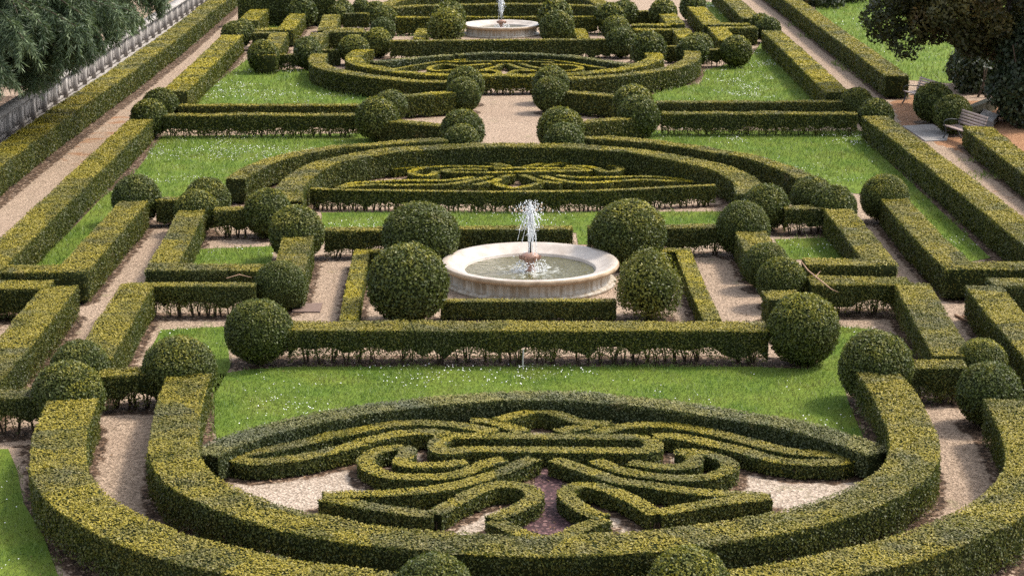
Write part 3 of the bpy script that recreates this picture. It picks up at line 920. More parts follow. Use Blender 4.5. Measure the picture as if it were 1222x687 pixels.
hedge('right heart-shaped loop of box in the far knot garden', V(500, 50, 6.11, [(645, 158), (740, 190), (840, 208), (720, 205), (665, 222), (680, 238), (780, 245)]), **KB)
hedge('straight hedge between the far knot garden and the far fountain', [(466, 48.8), (728, 47)], 0.55, 0.80, 0.14)
hedge('low yellow topped strip of hedge just behind the far fountain', [(550, 19.9), (598, 19.8), (648, 19.6)], 0.50, 0.50, 0.14, m='gold')
hedge('yellow topped hedge left of the far fountain, between a domed ball and the shaggy ball', [(472, 20.8), (518, 20.6)], 0.60, 0.85, 0.14, m='gold')
hedge('yellow topped hedge right of the far fountain, ending at a smooth ball', [(682, 19.6), (712, 19.3)], 0.60, 0.85, 0.14, m='gold')
hedge('bowed hedge across the top of the picture behind the far fountain', [(468, 9), (500, 6.8), (560, 5.2), (640, 4.7), (690, 6), (716, 8)], 0.70, 0.85, 0.12, True)
hedge('low yellow hedge strip at the top edge above the far fountain', [(505, 1.8), (545, 0.6), (600, 0.2), (632, 1.0)], 0.5, 0.5, 0.12, True, 'gold')
hedge('curving hedge at the top edge, left of the far fountain', [(460, 7), (470, 1), (500, -4), (560, -7), (640, -7), (700, -3), (722, 6)], 0.8, 0.9, 0.12, True)
hedge('low edging hedge at the left foot of the far fountain', [(505, 34), (500, 46)], 0.6, 0.42, 0.1, m='gold')
hedge('low edging hedge at the right foot of the far fountain', [(691, 34), (697, 46)], 0.6, 0.42, 0.1, m='gold')

# ------------------------------------------------------------------ upper left maze
hedge('thick yellow topped hedge between the left promenade and the upper left lawn', [(278, 41.5), (234, 84), (208, 109)], 0.95, 0.85, 0.1, m='gold')
hedge('farthest hedge along the right side of the left promenade', [(340, -18), (322, 0), (296, 25)], 0.95, 0.85, 0.1, m='gold')
hedge('upper left L-shaped hedge beside the far grass sliver', [(358, 12), (341, 34.5), (304, 35.5)], 0.8, 0.8, 0.1, m='gold')
hedge('upper left L-shaped hedge behind the large ball on the lawn corner', [(302, 38.8), (334, 38.8), (318, 66)], 0.8, 0.8, 0.1)
hedge('upper left L-shaped hedge right of the tiny gravel walk, back one', [(396, 17), (390, 34.3), (434, 34.3)], 0.85, 0.8, 0.1)
hedge('upper left L-shaped hedge right of the tiny gravel walk, front one', [[(382, 39), (371, 56)], [(386, 37.9), (436, 37.9)]], 0.8, 0.8, 0.1)
hedge('tiny cross hedge linking the paired balls to the ball before the far knot garden', [(382, 58.8), (406, 58.4)], 0.5, 0.7, 0.15)
hedge('tiny bare-footed cross hedge between the lawn-corner ball and the paired balls', [(328, 65), (356, 64.5)], 0.5, 0.7, 0.3)
hedge('tiny cross hedge between the big dome and the two small domes at the top left', [(376, 12.6), (394, 12.4)], 0.5, 0.7, 0.15)
hedge('tiny cross hedge between small domes at the top, left of the far fountain', [(410, 16.3), (440, 15.8)], 0.5, 0.8, 0.15)
# ------------------------------------------------------------------ upper right maze
hedge('upper right L-shaped hedge with flat yellow top, back one by the far fountain', [[(794, 13.5), (807, 29)], [(800, 29.3), (754, 29.3)]], 0.85, 0.8, 0.1, m='gold')
hedge('upper right L-shaped hedge with flat yellow top, front one by the far fountain', [[(812, 34), (821, 46)], [(810, 34.5), (757, 35)]], 0.8, 0.8, 0.1, m='gold')
hedge('upper right hooked hedge with yellow top beside the thin white-flowered grass strip', [(831, 8), (850, 28.5), (894, 28.3)], 0.9, 0.85, 0.1, m='gold')
hedge('upper right hooked hedge with bright yellow corner behind the lawn ball', [[(856, 33), (869, 48)], [(862, 33), (902, 32.5)]], 0.85, 0.8, 0.1, m='gold')
hedge('farthest hedge along the left side of the right promenade', [(860, -13), (874, 0), (898, 22)], 0.95, 0.85, 0.1)
hedge('yellow patched hedge between the upper right lawn and the right promenade', [(921, 36.5), (953, 65), (1000, 110)], 0.90, 0.85, 0.1, m='gold', soil=0.28)
hedge('tiny cross hedge between two domes at the top, right of the far fountain', [(757, 13), (778, 13)], 0.5, 0.8, 0.15)
hedge('tiny cross hedge between the two balls right of the far knot garden', [(794, 55.5), (810, 55.5)], 0.5, 0.7, 0.15)
hedge('tiny bare-footed cross hedge left of the upper right lawn ball', [(843, 58.5), (868, 58.5)], 0.5, 0.75, 0.3)

# ------------------------------------------------------------------ promenades
hedge('long hedge along the right side of the left promenade, in the foreground', [(168, 142), (137, 172), (70, 236), (-15, 318), (-60, 362)], 0.82, 0.78, 0.1, soil=0.28)
hedge('long hedge in front of the stone balustrade on the left', [(290, -24), (259, 0), (205, 42), (142, 86), (79, 128), (15, 173), (-50, 220)], 1.0, 0.85, 0.08, soil=0.28)
hedge('long hedge along the left side of the right promenade, in the foreground', [(1044, 138.5), (1090, 172), (1148, 217), (1222, 275), (1290, 328)], 0.88, 0.80, 0.08, soil=0.28)
hedge('long hedge between the right promenade and the grass slope', [(905, -28), (953, 5), (993, 35), (1029, 60), (1066, 87.5), (1071, 91)], 0.92, 0.85, 0.08)
hedge('hedge at the right edge in front of the nearer slatted bench', [(1166, 150), (1193, 172), (1222, 193), (1300, 250)], 0.95, 0.70, 0.08)
hedge('tall dark hedge closing the far end of the left promenade', [(284, -2.5), (400, -3.5)], 0.9, 1.4, 0.05, m='ball', cover=1.2)

# ------------------------------------------------------------------ balls
B = ball
B('big ball at the front left of the inner ring end, beside the daisy lawn', 214, 442, 42)
B('nearest left ball at the end of the outer ring, beside the left edge', 81, 473, 43)
B('smaller ball half hidden behind the nearest left ball', 96, 442, 36)
B('ball at the left end of the long hedge behind the daisy lawn', 309, 395, 40)
B('ball at the right end of the long hedge behind the daisy lawn', 959, 393, 42)
B('big ball at the right end of the inner ring hedge', 1045, 438, 44)
B('nearest right ball at the end of the outer ring, beside the right edge', 1181, 470, 39)
B('smaller ball half hidden behind the nearest right ball', 1171, 434, 31)
B('bottom edge ball left of centre, cut off by the picture edge', 517, 708, 49)
B('bottom edge ball right of centre, cut off by the picture edge', 822, 702, 51)
B('large round ball at the front left of the near fountain', 487, 338, 48)
B('largest ball behind and left of the near fountain', 502, 282, 46.5, False, .9)
B('large ball behind and right of the near fountain', 750, 278, 43, False, .9)
B('loose shaggy shrub ball at the front right of the near fountain', 773, 341, 37, True, 1.08)
B('ball at the back corner of the left gravel bed of the near fountain', 354, 278, 33)
B('dark ball at the left end of the thick horseshoe hedge', 320, 254, 28.5)
B('ball at the front corner of the left gravel bed of the near fountain', 334, 341, 30)
B('ball at the far end of the left grass strip', 163, 238, 29)
B('ball at the left end of the outer left arc hedge', 248, 239, 27)
B('ball on the corner behind the small left lawn', 235, 252, 26)
B('ball behind the right gravel bed of the near fountain', 887, 273, 32)
B('dark ball at the right end of the thick horseshoe hedge', 914, 247, 27)
B('ball at the right end of the outer right arc hedge', 969, 235, 25)
B('ball at the corner behind the small right lawn', 995, 248, 27)
B('ball at the far end of the right grass strip', 1056, 236, 29)
B('paler ball behind the ball with the dry twig, right of the near fountain', 914, 317, 28)
B('ball with a dry twig leaning on it, right of the near fountain', 933, 337, 29.5)
B('flattened ball at the left end of the front cross hedge beside the left promenade', 178, 141, 22)
B('ball at the left end of the back cross hedge beside the left promenade', 192, 127, 22)
B('front ball where the left cross hedges meet, near the central path', 450, 142, 26)
B('back ball where the left cross hedges meet, near the central path', 466, 127, 20)
B('rear left ball at the far end of the central path', 555.5, 102, 22.5)
B('front left ball at the far end of the central path', 553.5, 113, 20.5)
B('large ball at the near end of the central path, left side', 552, 156, 26)
B('small ball touching the near left corner of the central path, lowest there', 551, 169, 21)
B('rear right ball at the far end of the central path', 657.5, 101, 21.5)
B('front right ball at the far end of the central path', 657, 113, 21)
B('large ball at the near end of the central path, right side', 669, 155, 28)
B('small ball touching the near right corner of the central path, lowest there', 673, 169, 24)
B('back ball where the right cross hedges meet, near the central path', 755, 125, 24)
B('front ball where the right cross hedges meet, near the central path', 762.5, 139, 25)
B('ball at the right end of the back cross hedge beside the right promenade', 1022, 124, 20)
B('flattened wide ball at the right end of the front cross hedge', 1045, 138, 21)
B('back ball beside the farther bench, half hiding its seat', 1114.5, 122.5, 23.5)
B('ball between the two slatted benches, next to the nearer one', 1137, 136.5, 23)
B('large dark ball on the corner of the upper left lawn', 314, 67, 19)
B('front one of the paired balls left of the far knot garden', 368, 66, 17)
B('back one of the paired balls left of the far knot garden', 367, 60, 16.5)
B('ball before the left end of the inner ring of the far knot garden', 422, 59, 18)
B('tall dark ball at the left end of the hedge before the far fountain', 450.5, 50.5, 17.5)
B('small ball with an orange autumn patch left of the far fountain', 457, 36, 15)
B('smooth domed ball behind the orange patched ball', 459, 23.5, 15.5)
B('ball behind the smooth domed ball, left of the far fountain', 447.5, 16, 14.5)
B('small ball at the top edge, between small domes and the far fountain', 431, 10, 11)
B('front small dome at the top left, above the L-shaped hedge', 402, 18, 12.5)
B('back small dome at the top left, above the L-shaped hedge', 408, 14, 14)
B('big dome at the top left beside the far grass sliver', 361, 15.5, 17.5)
B('ball on the left promenade corner, upper left, front of two', 281, 42, 17)
B('ball on the left promenade corner, upper left, mostly hidden behind another', 290, 37, 14)
B('shaggy yellowed ball at the front left of the far fountain', 532, 32, 21, True)
B('round ball behind the shaggy one, back left of the far fountain', 536, 21, 20)
B('front right ball beside the far fountain', 664.5, 33.5, 21)
B('back right ball beside the far fountain', 662.5, 21, 21)
B('ball at the right end of the hedge before the far fountain', 741.5, 50, 18.5)
B('rear one of two overlapping balls right of the far fountain', 735, 35, 16.5)
B('middle ball overlapped by the one at the hedge end, right of the far fountain', 737.5, 39, 16)
B('smooth ball right of the far fountain at the end of the yellow topped hedge', 728, 22, 18)
B('dark ball at the top edge, right of the far fountain', 745.5, 16, 16)
B('wide ball at the top edge in front of the flat yellow hedge', 791.5, 16.5, 17)
B('dark dome at the top edge beside the thin white-flowered grass strip', 827, 9, 16)
B('ball at the right end of the inner ring of the far knot garden', 774.5, 59, 21)
B('front one of the paired balls right of the far knot garden', 826, 62, 19)
B('back one of the paired balls right of the far knot garden', 833, 56.5, 18)
B('ball standing on the corner of the upper right lawn', 878.5, 61, 19)
B('back ball on the right promenade corner, upper right', 908, 30.5, 14.5)
B('front ball on the right promenade corner, upper right', 917, 35.5, 15)


# ------------------------------------------------------------------ fountains
def fountain(label, px, py, rad_px, jet_label_h, jet_w):
    c2 = at(px, py, 0.5)
    Rr = rad_px * depth((c2[0], c2[1], 0.5)) / F
    k = Rr / 2.02
    root = link('round_fountain', None, None, (c2[0], c2[1], 0.0))
    tag(root, label, 'fountain', 'round marble fountains')
    mb = MB()
    mb.lathe([(1.93, -0.02), (1.97, 0.02), (1.97, 0.055), (1.93, 0.085)], 96)
    mb.lathe([(1.93, 0.085), (1.84, 0.105), (1.835, 0.20), (1.85, 0.335), (1.88, 0.355)], 96)
    o = mb.build('basin_wall', M['marble'], root, smooth=True)
    mb = MB()
    mb.lathe([(1.88, 0.355), (1.96, 0.360), (2.015, 0.385), (2.040, 0.425), (2.035, 0.465), (2.012, 0.490)], 96)
    o = mb.build('moulded_lip', M['lip'], root, smooth=True)
    mb = MB()
    mb.lathe([(2.012, 0.490), (1.985, 0.505), (1.92, 0.508), (1.86, 0.495), (1.78, 0.45), (1.68, 0.395), (1.58, 0.355), (1.525, 0.345), (1.50, 0.325), (1.49, 0.10), (0.0, 0.08)], 96)
    o = mb.build('rim', M['rim'], root, smooth=True)
    mb = MB()
    mb.lathe([(1.497, 0.27), (1.2, 0.27), (0.8, 0.27), (0.4, 0.27), (0.01, 0.27)], 64)
    mb.build('water', M['water'], root, smooth=True)
    mb = MB()
    mb.lathe([(0.12, 0.10), (0.13, 0.28), (0.10, 0.34), (0.09, 0.42), (0.14, 0.50), (0.20, 0.57), (0.21, 0.62), (0.17, 0.66), (0.12, 0.68), (0.05, 0.69), (0.0, 0.69)], 24)
    for i in range(6):
        a = i * math.pi / 3
        mb.tube([(math.cos(a) * .15, math.sin(a) * .15, .52), (math.cos(a) * .22, math.sin(a) * .22, .57), (math.cos(a) * .24, math.sin(a) * .24, .63)], [.03, .04, .02], 6)
    noz = mb.build('nozzle', M['terracotta'], root, smooth=True)
    mb = MB()
    mb.tube([(0, 0, .68), (0, 0, .95)], [.035, .025], 8)
    mb.build('pipe', M['iron'], noz)
    # water: a broken column, strands falling over and drops
    mb = MB()
    H = jet_label_h
    mb.tube([(0, 0, .93), (0.01, 0, 1.1), (-.01, 0, 1.3), (0.01, .01, H - .15), (0, 0, H)], [.018, .028, .034, .040, .02], 7)

    def drop(p, r, st=1.0):
        v = np.array([(1, 0, 0), (-1, 0, 0), (0, 1, 0), (0, -1, 0), (0, 0, st), (0, 0, -st)]) * r + p
        q = [(0, 2, 4, 4), (2, 1, 4, 4), (1, 3, 4, 4), (3, 0, 4, 4), (2, 0, 5, 5), (1, 2, 5, 5), (3, 1, 5, 5), (0, 3, 5, 5)]
        th = [(a_, b_, c_) for a_, b_, c_, _ in q]
        for a_, b_, c_ in th:
            mb.add([v[a_], v[b_], v[c_], (v[a_] + v[c_]) / 2 * 1.0], [(0, 1, 2, 3)])
    for i in range(38):
        a = rng.uniform(0, 6.28)
        v0 = rng.uniform(0.15, 1.0) * jet_w
        top = rng.uniform(H - .45, H - .02)
        z0 = rng.uniform(.95, 1.2) if rng.random() < .55 else rng.uniform(.3, .8)
        pts, rad = [], []
        nn = 9
        fall = rng.uniform(0.25, 1.0)
        for u in np.linspace(0, 1, nn):
            tt = u
            x = v0 * tt
            z = top - (fall * (top - z0)) * tt ** 2.0 + rng.normal(0, .012)
            pts.append((math.cos(a) * x + rng.normal(0, .010), math.sin(a) * x + rng.normal(0, .010), z))
            rad.append(rng.uniform(.004, .013))
        mb.tube(pts, rad, 5)
    for i in range(620):
        a = rng.uniform(0, 6.28)
        u = rng.beta(2.2, 1.6)
        z = .95 + u * (H - .9)
        rr = abs(rng.normal(0, .5)) * jet_w * (0.25 + 1.0 * math.sin(min(1, max(0.05, u)) * 2.6))
        drop(np.array([math.cos(a) * rr, math.sin(a) * rr, z]), rng.uniform(.004, .014), rng.uniform(1, 3.0))
    for i in range(260):
        a = rng.uniform(0, 6.28)
        rr = rng.uniform(.12, .42)
        drop(np.array([math.cos(a) * rr, math.sin(a) * rr, .27 + abs(rng.normal(0, .14))]), rng.uniform(.006, .02), 1.3)
    mb.build('water_jet', M['spray'], root)
    root.scale = (k, k, 1)
    SOIL.append((c2[0], c2[1], 1.2))
    return root


fountain('near round marble fountain with a splashing jet over a terracotta vase', 632.5, 311, 105.5, 1.87, 0.32)
fountain('far round marble fountain with a slender white jet, between four balls', 598.5, 28.5, 46.5, 1.95, 0.20)

# ------------------------------------------------------------------ benches
def bench_proto():
    root = link('slatted_bench', None)
    Lb = 1.75
    for i in range(6):                      # seat: local -y is the front, x along the bench
        y = -0.24 + i * 0.085
        z = 0.45 - 0.03 * math.sin(i / 5 * math.pi)
        mb = MB()
        mb.box(0, y, z, Lb, 0.066, 0.03)
        mb.build('seat_slat', M['wood'], root)
    for i in range(5):
        zz = 0.55 + i * 0.092
        yy = 0.235 + (zz - 0.45) * 0.30
        mb = MB()
        v, q = box_v(0, 0, 0, Lb, 0.028, 0.072)
        v = np.array(v)
        a = -0.29
        y2 = v[:, 1] * math.cos(a) - v[:, 2] * math.sin(a)
        z2 = v[:, 1] * math.sin(a) + v[:, 2] * math.cos(a)
        v[:, 1], v[:, 2] = y2 + yy, z2 + zz
        mb.add(v, q)
        mb.build('back_slat', M['wood'], root)
    for sx in (-1, 1):
        x = sx * (Lb / 2 - 0.10)
        mb = MB()
        mb.tube([(x, -0.34, 0.0), (x, -0.27, 0.10), (x, -0.22, 0.26), (x, -0.25, 0.425)], [.030, .026, .024, .028], 8)
        mb.tube([(x, 0.36, 0.0), (x, 0.26, 0.12), (x, 0.20, 0.28), (x, 0.22, 0.42), (x, 0.29, 0.60), (x, 0.40, 0.98)], [.030, .026, .024, .028, .024, .02], 8)
        mb.tube([(x, -0.26, 0.415), (x, 0.0, 0.39), (x, 0.22, 0.42)], [.024, .022, .024], 8)
        mb.tube([(x, -0.22, 0.26), (x, 0.0, 0.31), (x, 0.20, 0.28)], [.014, .014, .014], 6)
        end = mb.build('iron_end', M['iron'], root, smooth=True)
        mb = MB()
        th = np.linspace(0, 1, 9)
        mb.tube([(x, -0.25, 0.425), (x, -0.31, 0.50), (x, -0.30, 0.60), (x, -0.20, 0.655), (x, -0.05, 0.66), (x, 0.12, 0.64), (x, 0.29, 0.62)], [.018] * 7, 8)
        mb.build('armrest', M['iron'], end, smooth=True)
    return root


def copy_tree(o, parent=None):
    c = o.copy()
    COL.objects.link(c)
    if parent is not None:
        c.parent = parent
    for ch in list(o.children):
        copy_tree(ch, c)
    return c


a, b_ = at(1128, 150, .45), at(1153.5, 158.5, .45)
dirv = unit((b_ - a)[None])[0]
mid = (a + b_) / 2
back = np.array([-dirv[1], dirv[0]])
if back[0] < 0:
    back = -back
ang = math.atan2(dirv[1], dirv[0])
# local +y is the back of the bench
if np.dot(np.array([-math.sin(ang), math.cos(ang)]), back) < 0:
    ang += math.pi
bench = bench_proto()
p = mid + back * 0.27
bench.location = (p[0], p[1], 0)
bench.rotation_euler = (0, 0, ang)
tag(bench, 'nearer slatted wooden bench with iron ends behind the right edge hedge', 'bench', 'slatted park benches')
bench2 = copy_tree(bench)
a2 = at(1078, 108.5, .45)
p2 = a2 + dirv * 0.87 + back * 0.27
bench2.location = (p2[0], p2[1], 0)
tag(bench2, 'farther slatted wooden bench half hidden behind a clipped ball', 'bench', 'slatted park benches')


# ------------------------------------------------------------------ small stone things
def slab(name, pts, z0, z1, m_, label, cat, world=None):
    P = np.array([at(x, y, z1) for x, y in pts]) if world is None else np.array(world)
    n = len(P)
    import bmesh
    bm = bmesh.new()
    lo = [bm.verts.new((x, y, z0)) for x, y in P]
    hi = [bm.verts.new((x, y, z1)) for x, y in P]
    bm.faces.new(hi)
    bm.faces.new(lo[::-1])
    for i in range(n):
        j = (i + 1) % n
        bm.faces.new((lo[i], lo[j], hi[j], hi[i]))
    bmesh.ops.recalc_face_normals(bm, faces=bm.faces)
    me = bpy.data.meshes.new(name)
    bm.to_mesh(me)
    bm.free()
    me.materials.append(m_)
    o = link(name, me)
    if label:
        tag(o, label, cat)
    return o


slab('paving_slab', [(1077, 150), (1113, 148), (1132, 159), (1130, 167), (1104, 168)], -0.02, 0.035, M['paving'], 'large grey paving slab in the orange dirt before the nearer bench', 'paving slab')
slab('metal_plate', [(352, 362), (385, 361), (382, 371.5), (348, 371.5)], -0.02, 0.03, M['plate'], 'brown rusty cover plate on the left gravel bed of the near fountain', 'cover plate')
wa, wb = at(1162, 127, .45), at(1190, 116, .45)
dw = unit((wb - wa)[None])[0]
nw = np.array([-dw[1], dw[0]])
slab('low_wall', None, -0.05, 0.42, M['oldstone'], 'low grey stone wall behind the nearer bench under the dark tree', 'wall', [wa, wb, wb + nw * 0.3, wa + nw * 0.3])
slab('stone_step', [(1174, 130), (1192, 137), (1184, 146), (1168, 139)], -0.05, 0.22, M['stone'], 'sunlit stone step beside the low wall behind the nearer bench', 'step')
c2 = at(624, 442, 0)
mb = MB()
mb.tube([(0, 0, -.05), (0, 0.01, .2), (0.01, 0.0, .42)], [.011, .011, .010], 8)
mb.box(0.01, 0, .425, .03, .02, .012)
tag(mb.build('marker_stake', M['white'], None, (c2[0], c2[1], 0)), 'thin white stake at the foot of the long hedge behind the daisy lawn', 'stake')
P0, P1 = at(955, 316, 1.05), at(992, 346, .78)
mb = MB()
mid_ = (P0 + P1) / 2
mb.tube([(P0[0], P0[1], 1.15), ((P0[0] + mid_[0]) / 2, (P0[1] + mid_[1]) / 2, 1.0), (mid_[0], mid_[1], .93), (P1[0], P1[1], .80), (P1[0] + .12, P1[1] - .2, .78)], [.008, .015, .017, .012, .005], 6)
mb.tube([(mid_[0], mid_[1], .93), (mid_[0] + .12, mid_[1] + .12, 1.02)], [.014, .006], 5)
tag(mb.build('dry_twig', M['twig']), 'dry pinkish twig lying over the hedge beside a ball, right of the near fountain', 'twig')
mb = MB()
q0, q1 = at(1140, 376, .02), at(1160, 386, .02)
mb.tube([(q0[0], q0[1], .03), (q1[0], q1[1], .04)], [.03, .02], 6)
q2, q3 = at(1150, 377, .03), at(1158, 382, .03)
mb.tube([(q2[0], q2[1], .03), (q3[0], q3[1], .06)], [.03, .015], 6)
tag(mb.build('dry_twig', M['twig']), 'broken twig lying on the gravel of the narrow right walk', 'twig')
mb = MB()
q0, q1 = at(270, 332, .78), at(300, 331, .80)
mb.tube([(q0[0], q0[1], .78), ((q0[0] + q1[0]) / 2, (q0[1] + q1[1]) / 2 + .1, .84), (q1[0], q1[1], .80)], [.008, .014, .006], 6)
tag(mb.build('dry_twig', M['twig']), 'dry leafless twig on top of the hooked hedge of the small left lawn', 'twig')

# ------------------------------------------------------------------ balustrade
ra, rb = at(-6, 139, 1.05), at(212, 3.5, 1.05)
db = unit((rb - ra)[None])[0]
nb_ = np.array([db[1], -db[0]])             # towards the garden
if nb_[0] < 0:
    nb_ = -nb_
rb_ang = math.atan2(db[1], db[0])
start = ra - db * 6.0
Lr = np.linalg.norm(rb - ra) + 30
bal = link('stone_balustrade', None, None, (start[0], start[1], 0))
bal.rotation_euler = (0, 0, rb_ang)
tag(bal, 'weathered pale stone balustrade with pierced panels along the left promenade', 'balustrade')
mb = MB()
mb.box(Lr / 2, 0, .10, Lr, .42, .22)
mb.build('plinth', M['stone'], bal)
mb = MB()
mb.box(Lr / 2, 0, 1.075, Lr, .50, .09)
mb.box(Lr / 2, 0, 1.005, Lr, .40, .05)
mb.build('coping', M['stone'], bal)
per = 1.75
npan = int(Lr / per)
mbp = MB()
mbp.box(0, 0, .595, .30, .32, .767)
pier_me = mbp.mesh('pier', M['stone'])
mbl = MB()
pw, ph = per - .30 - .16, .767
mbl.box(0, 0, .595 + ph / 2 - .06, pw, .13, .12)
mbl.box(0, 0, .595 - ph / 2 + .06, pw, .13, .12)
for sx_ in (-1, 0, 1):
    mbl.box(sx_ * (pw / 2 - .05), 0, .595, .10, .128, ph - .24)
for cx_ in (-1, 1):
    c0 = cx_ * (pw / 4)
    hw_, hh_ = pw / 4 - .07, ph / 2 - .14
    for sgn in (-1, 1):
        mbl.tube([(c0 - hw_, 0, .595 - sgn * hh_), (c0, 0.002 * sgn, .595), (c0 + hw_, 0, .595 + sgn * hh_)], .042, 6)
    th = np.linspace(0, 2 * math.pi, 17)
    mbl.tube(np.stack([c0 + np.cos(th) * .13, np.zeros(17) + .004, .595 + np.sin(th) * .13], 1), .042, 6)
lat_me = mbl.mesh('pierced_panel', M['stone'])
for i in range(npan):
    link('pier', pier_me, bal, (i * per + .3, 0, 0))
    link('pierced_panel', lat_me, bal, (i * per + .3 + per / 2, 0, 0))


# ------------------------------------------------------------------ trees
def foliage_object(name, X, N, L, m_, parent=None, org=None, spread=0.8, aspect=0.55, fresh_lit=None, kind=None):
    lv, lq = leaf_quads(X, N, L, spread, aspect)
    fr = rng.random(len(X)) ** 1.5 if fresh_lit is None else fresh_lit
    me = mesh_np(name, lv - (np.array(org) if org is not None else 0), lq, M[m_], None, {'fresh_lit': fr, 'tint': rng.random(len(X))})
    o = link(name, me, parent)
    return o


# weeping conifer beyond the balustrade
TD = 64.0
tx = -19.2
root = link('weeping_conifer', None, None, (tx, TD, 0))
tag(root, 'large blue-green weeping conifer overhanging the balustrade at the top left', 'tree')
mb = MB()
mb.tube([(0, 0, -.5), (0.05, 0, 2), (0, .1, 6), (0.1, 0, 11), (0, 0, 15)], [.55, .45, .36, .24, .1], 12)
mb.build('trunk', M['trunk'], root, smooth=True)
NX, ND, NL, NF = [], [], [], []
limb = MB()


def needles(pts, n, length):
    pts = np.asarray(pts)
    tg = unit(np.gradient(pts, axis=0))
    s = rng.uniform(0, len(pts) - 1.001, n)
    i = s.astype(int)
    f = (s - i)[:, None]
    P = pts[i] * (1 - f) + pts[i + 1] * f + rng.normal(0, .035, (n, 3))
    d = unit(tg[i] * 0.9 + rng.normal(0, .55, (n, 3)) + np.array([0, 0, -.12]))
    return P, d


def prune(x):
    # kept clipped back over the promenade, lower over the street behind
    return max(0.9, 10.55 + .60 * x) if x > -15.9 else 1.0


def spray_tree(zs, count, reach, az_rng, droop):
    for bi in range(count):
        az = rng.uniform(*az_rng)
        z0 = rng.uniform(*zs)
        L = rng.uniform(*reach) * (1.0 - 0.05 * max(0, z0 - 6))
        base = np.array([0, 0, z0])
        hd = np.array([math.cos(az), math.sin(az), 0])
        u = np.linspace(0, 1, 9)
        side = np.array([-hd[1], hd[0], 0])
        wob = rng.normal(0, .35)
        pts = base + hd * (L * u)[:, None] + np.array([0, 0, 1.0]) * (0.9 * np.sin(u * 2.2) - droop * u ** 2.2)[:, None] + side * (wob * np.sin(u * 3))[:, None]
        cut = 9
        for i in range(9):
            if pts[i][2] < prune(tx + pts[i][0]) + .12:
                cut = i
                break
        if cut < 3:
            continue
        u2 = np.linspace(0, cut - 1, 9)
        pts = np.stack([np.interp(u2, np.arange(9), pts[:, k]) for k in range(3)], 1)
        limb.tube(pts, np.linspace(.085, .012, 9), 6)
        for k in range(int(L * 9)):
            uu = rng.uniform(.22, 1.0)
            i = min(7, int(uu * 8))
            p = pts[i] + (pts[i + 1] - pts[i]) * (uu * 8 - i)
            sg = rng.choice([-1, 1])
            l2 = rng.uniform(.5, 1.5) * (1.15 - .5 * uu)
            v = np.linspace(0, 1, 6)
            dr = unit((hd * rng.uniform(.3, .9) + side * sg * rng.uniform(.3, 1.0))[None])[0]
            lim = prune(tx + p[0])
            if rng.random() > .03:
                l2 = min(l2, (p[2] - lim) / .95)
            if l2 < .15:
                continue
            sp = p + dr * (l2 * v * .62)[:, None] + np.array([0, 0, -1.0]) * (l2 * .95 * v ** 1.7)[:, None]
            n = int(135 * l2)
            P, d = needles(sp, n, .12)
            NX.append(P)
            ND.append(d)
            NF.append(np.clip(rng.random(n) * (.25 + .6 * (rng.random() > .6)), 0, 1))


spray_tree((2.4, 4.4), 50, (3.5, 8.0), (-1.4, 1.45), 1.3)
spray_tree((3.6, 5.8), 56, (5.0, 10.4), (-1.2, 1.45), 1.7)
spray_tree((6.0, 9.5), 14, (5.0, 8.5), (-1.1, 1.4), 1.5)
X, D = np.concatenate(NX), np.concatenate(ND)
NFa = np.concatenate(NF)
# long thin tufts along the twigs
n = len(X)
bvec = unit(np.cross(D, rng.normal(size=(n, 3))))
Ls = rng.uniform(.14, .28, n)[:, None]
Ws = rng.uniform(.020, .038, n)[:, None]
v = np.stack([X, X + D * Ls * .45 + bvec * Ws * .5, X + D * Ls, X + D * Ls * .45 - bvec * Ws * .5], 1).reshape(-1, 3)
me = mesh_np('crown', v, np.arange(n * 4).reshape(-1, 4), M['deodar'], None, {'fresh_lit': NFa, 'tint': rng.random(n)})
link('crown', me, root)
limb.build('limbs', M['trunk'], root, smooth=True)


def clump_mass(centres, radii, per_m2, L, want_fresh=False):
    Xs, Ns, Fs = [], [], []
    for c_, r_ in zip(centres, radii):
        f0 = rng.random() ** 2
        cnt = int(4 * math.pi * r_ * r_ * per_m2)
        d = unit(rng.normal(size=(cnt, 3)))
        rad = r_ * (1 + .25 * vnoise(d, 2.0, float(c_[0])))[:, None] * rng.uniform(.72, 1.05, (cnt, 1))
        Xs.append(np.array(c_) + d * rad)
        Ns.append(d)
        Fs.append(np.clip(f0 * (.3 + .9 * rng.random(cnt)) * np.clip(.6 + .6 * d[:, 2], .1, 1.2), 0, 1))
    X, N, Fr = np.concatenate(Xs), np.concatenate(Ns), np.concatenate(Fs)
    k = X[:, 2] > 0.02
    if want_fresh:
        return X[k], N[k], Fr[k]
    return X[k], N[k]


# dark spreading tree over the benches
TX, TY = 18.6, 69.5
root = link('dark_tree', None, None, (TX, TY, 0))
tag(root, 'dark brownish evergreen tree spreading over the benches at the top right', 'tree')
mb = MB()
mb.tube([(.6, 0, -.3), (.5, .1, 1.5), (.2, 0, 3.5), (0, 0, 6), (0, 0, 9)], [.42, .36, .30, .22, .1], 12)
mb.build('trunk', M['trunk'], root, smooth=True)
cs, rs = [], []
lm = MB()
for i in range(190):
    a = rng.uniform(0, 6.28)
    u = rng.uniform(-1, 1)
    rr = math.sqrt(1 - u * u) * rng.uniform(.45, 1.0) ** .7
    c_ = np.array([math.cos(a) * rr * 4.2 - .4, math.sin(a) * rr * 3.6, 5.6 + u * 3.3])
    cs.append(c_)
    rs.append(rng.uniform(.35, .72))
    if i % 3 == 0:
        lm.tube([(0, 0, max(2.2, c_[2] - 1.5)), c_ * np.array([.5, .5, 0]) + np.array([0, 0, c_[2] - .5]), c_], [.09, .05, .02], 5)
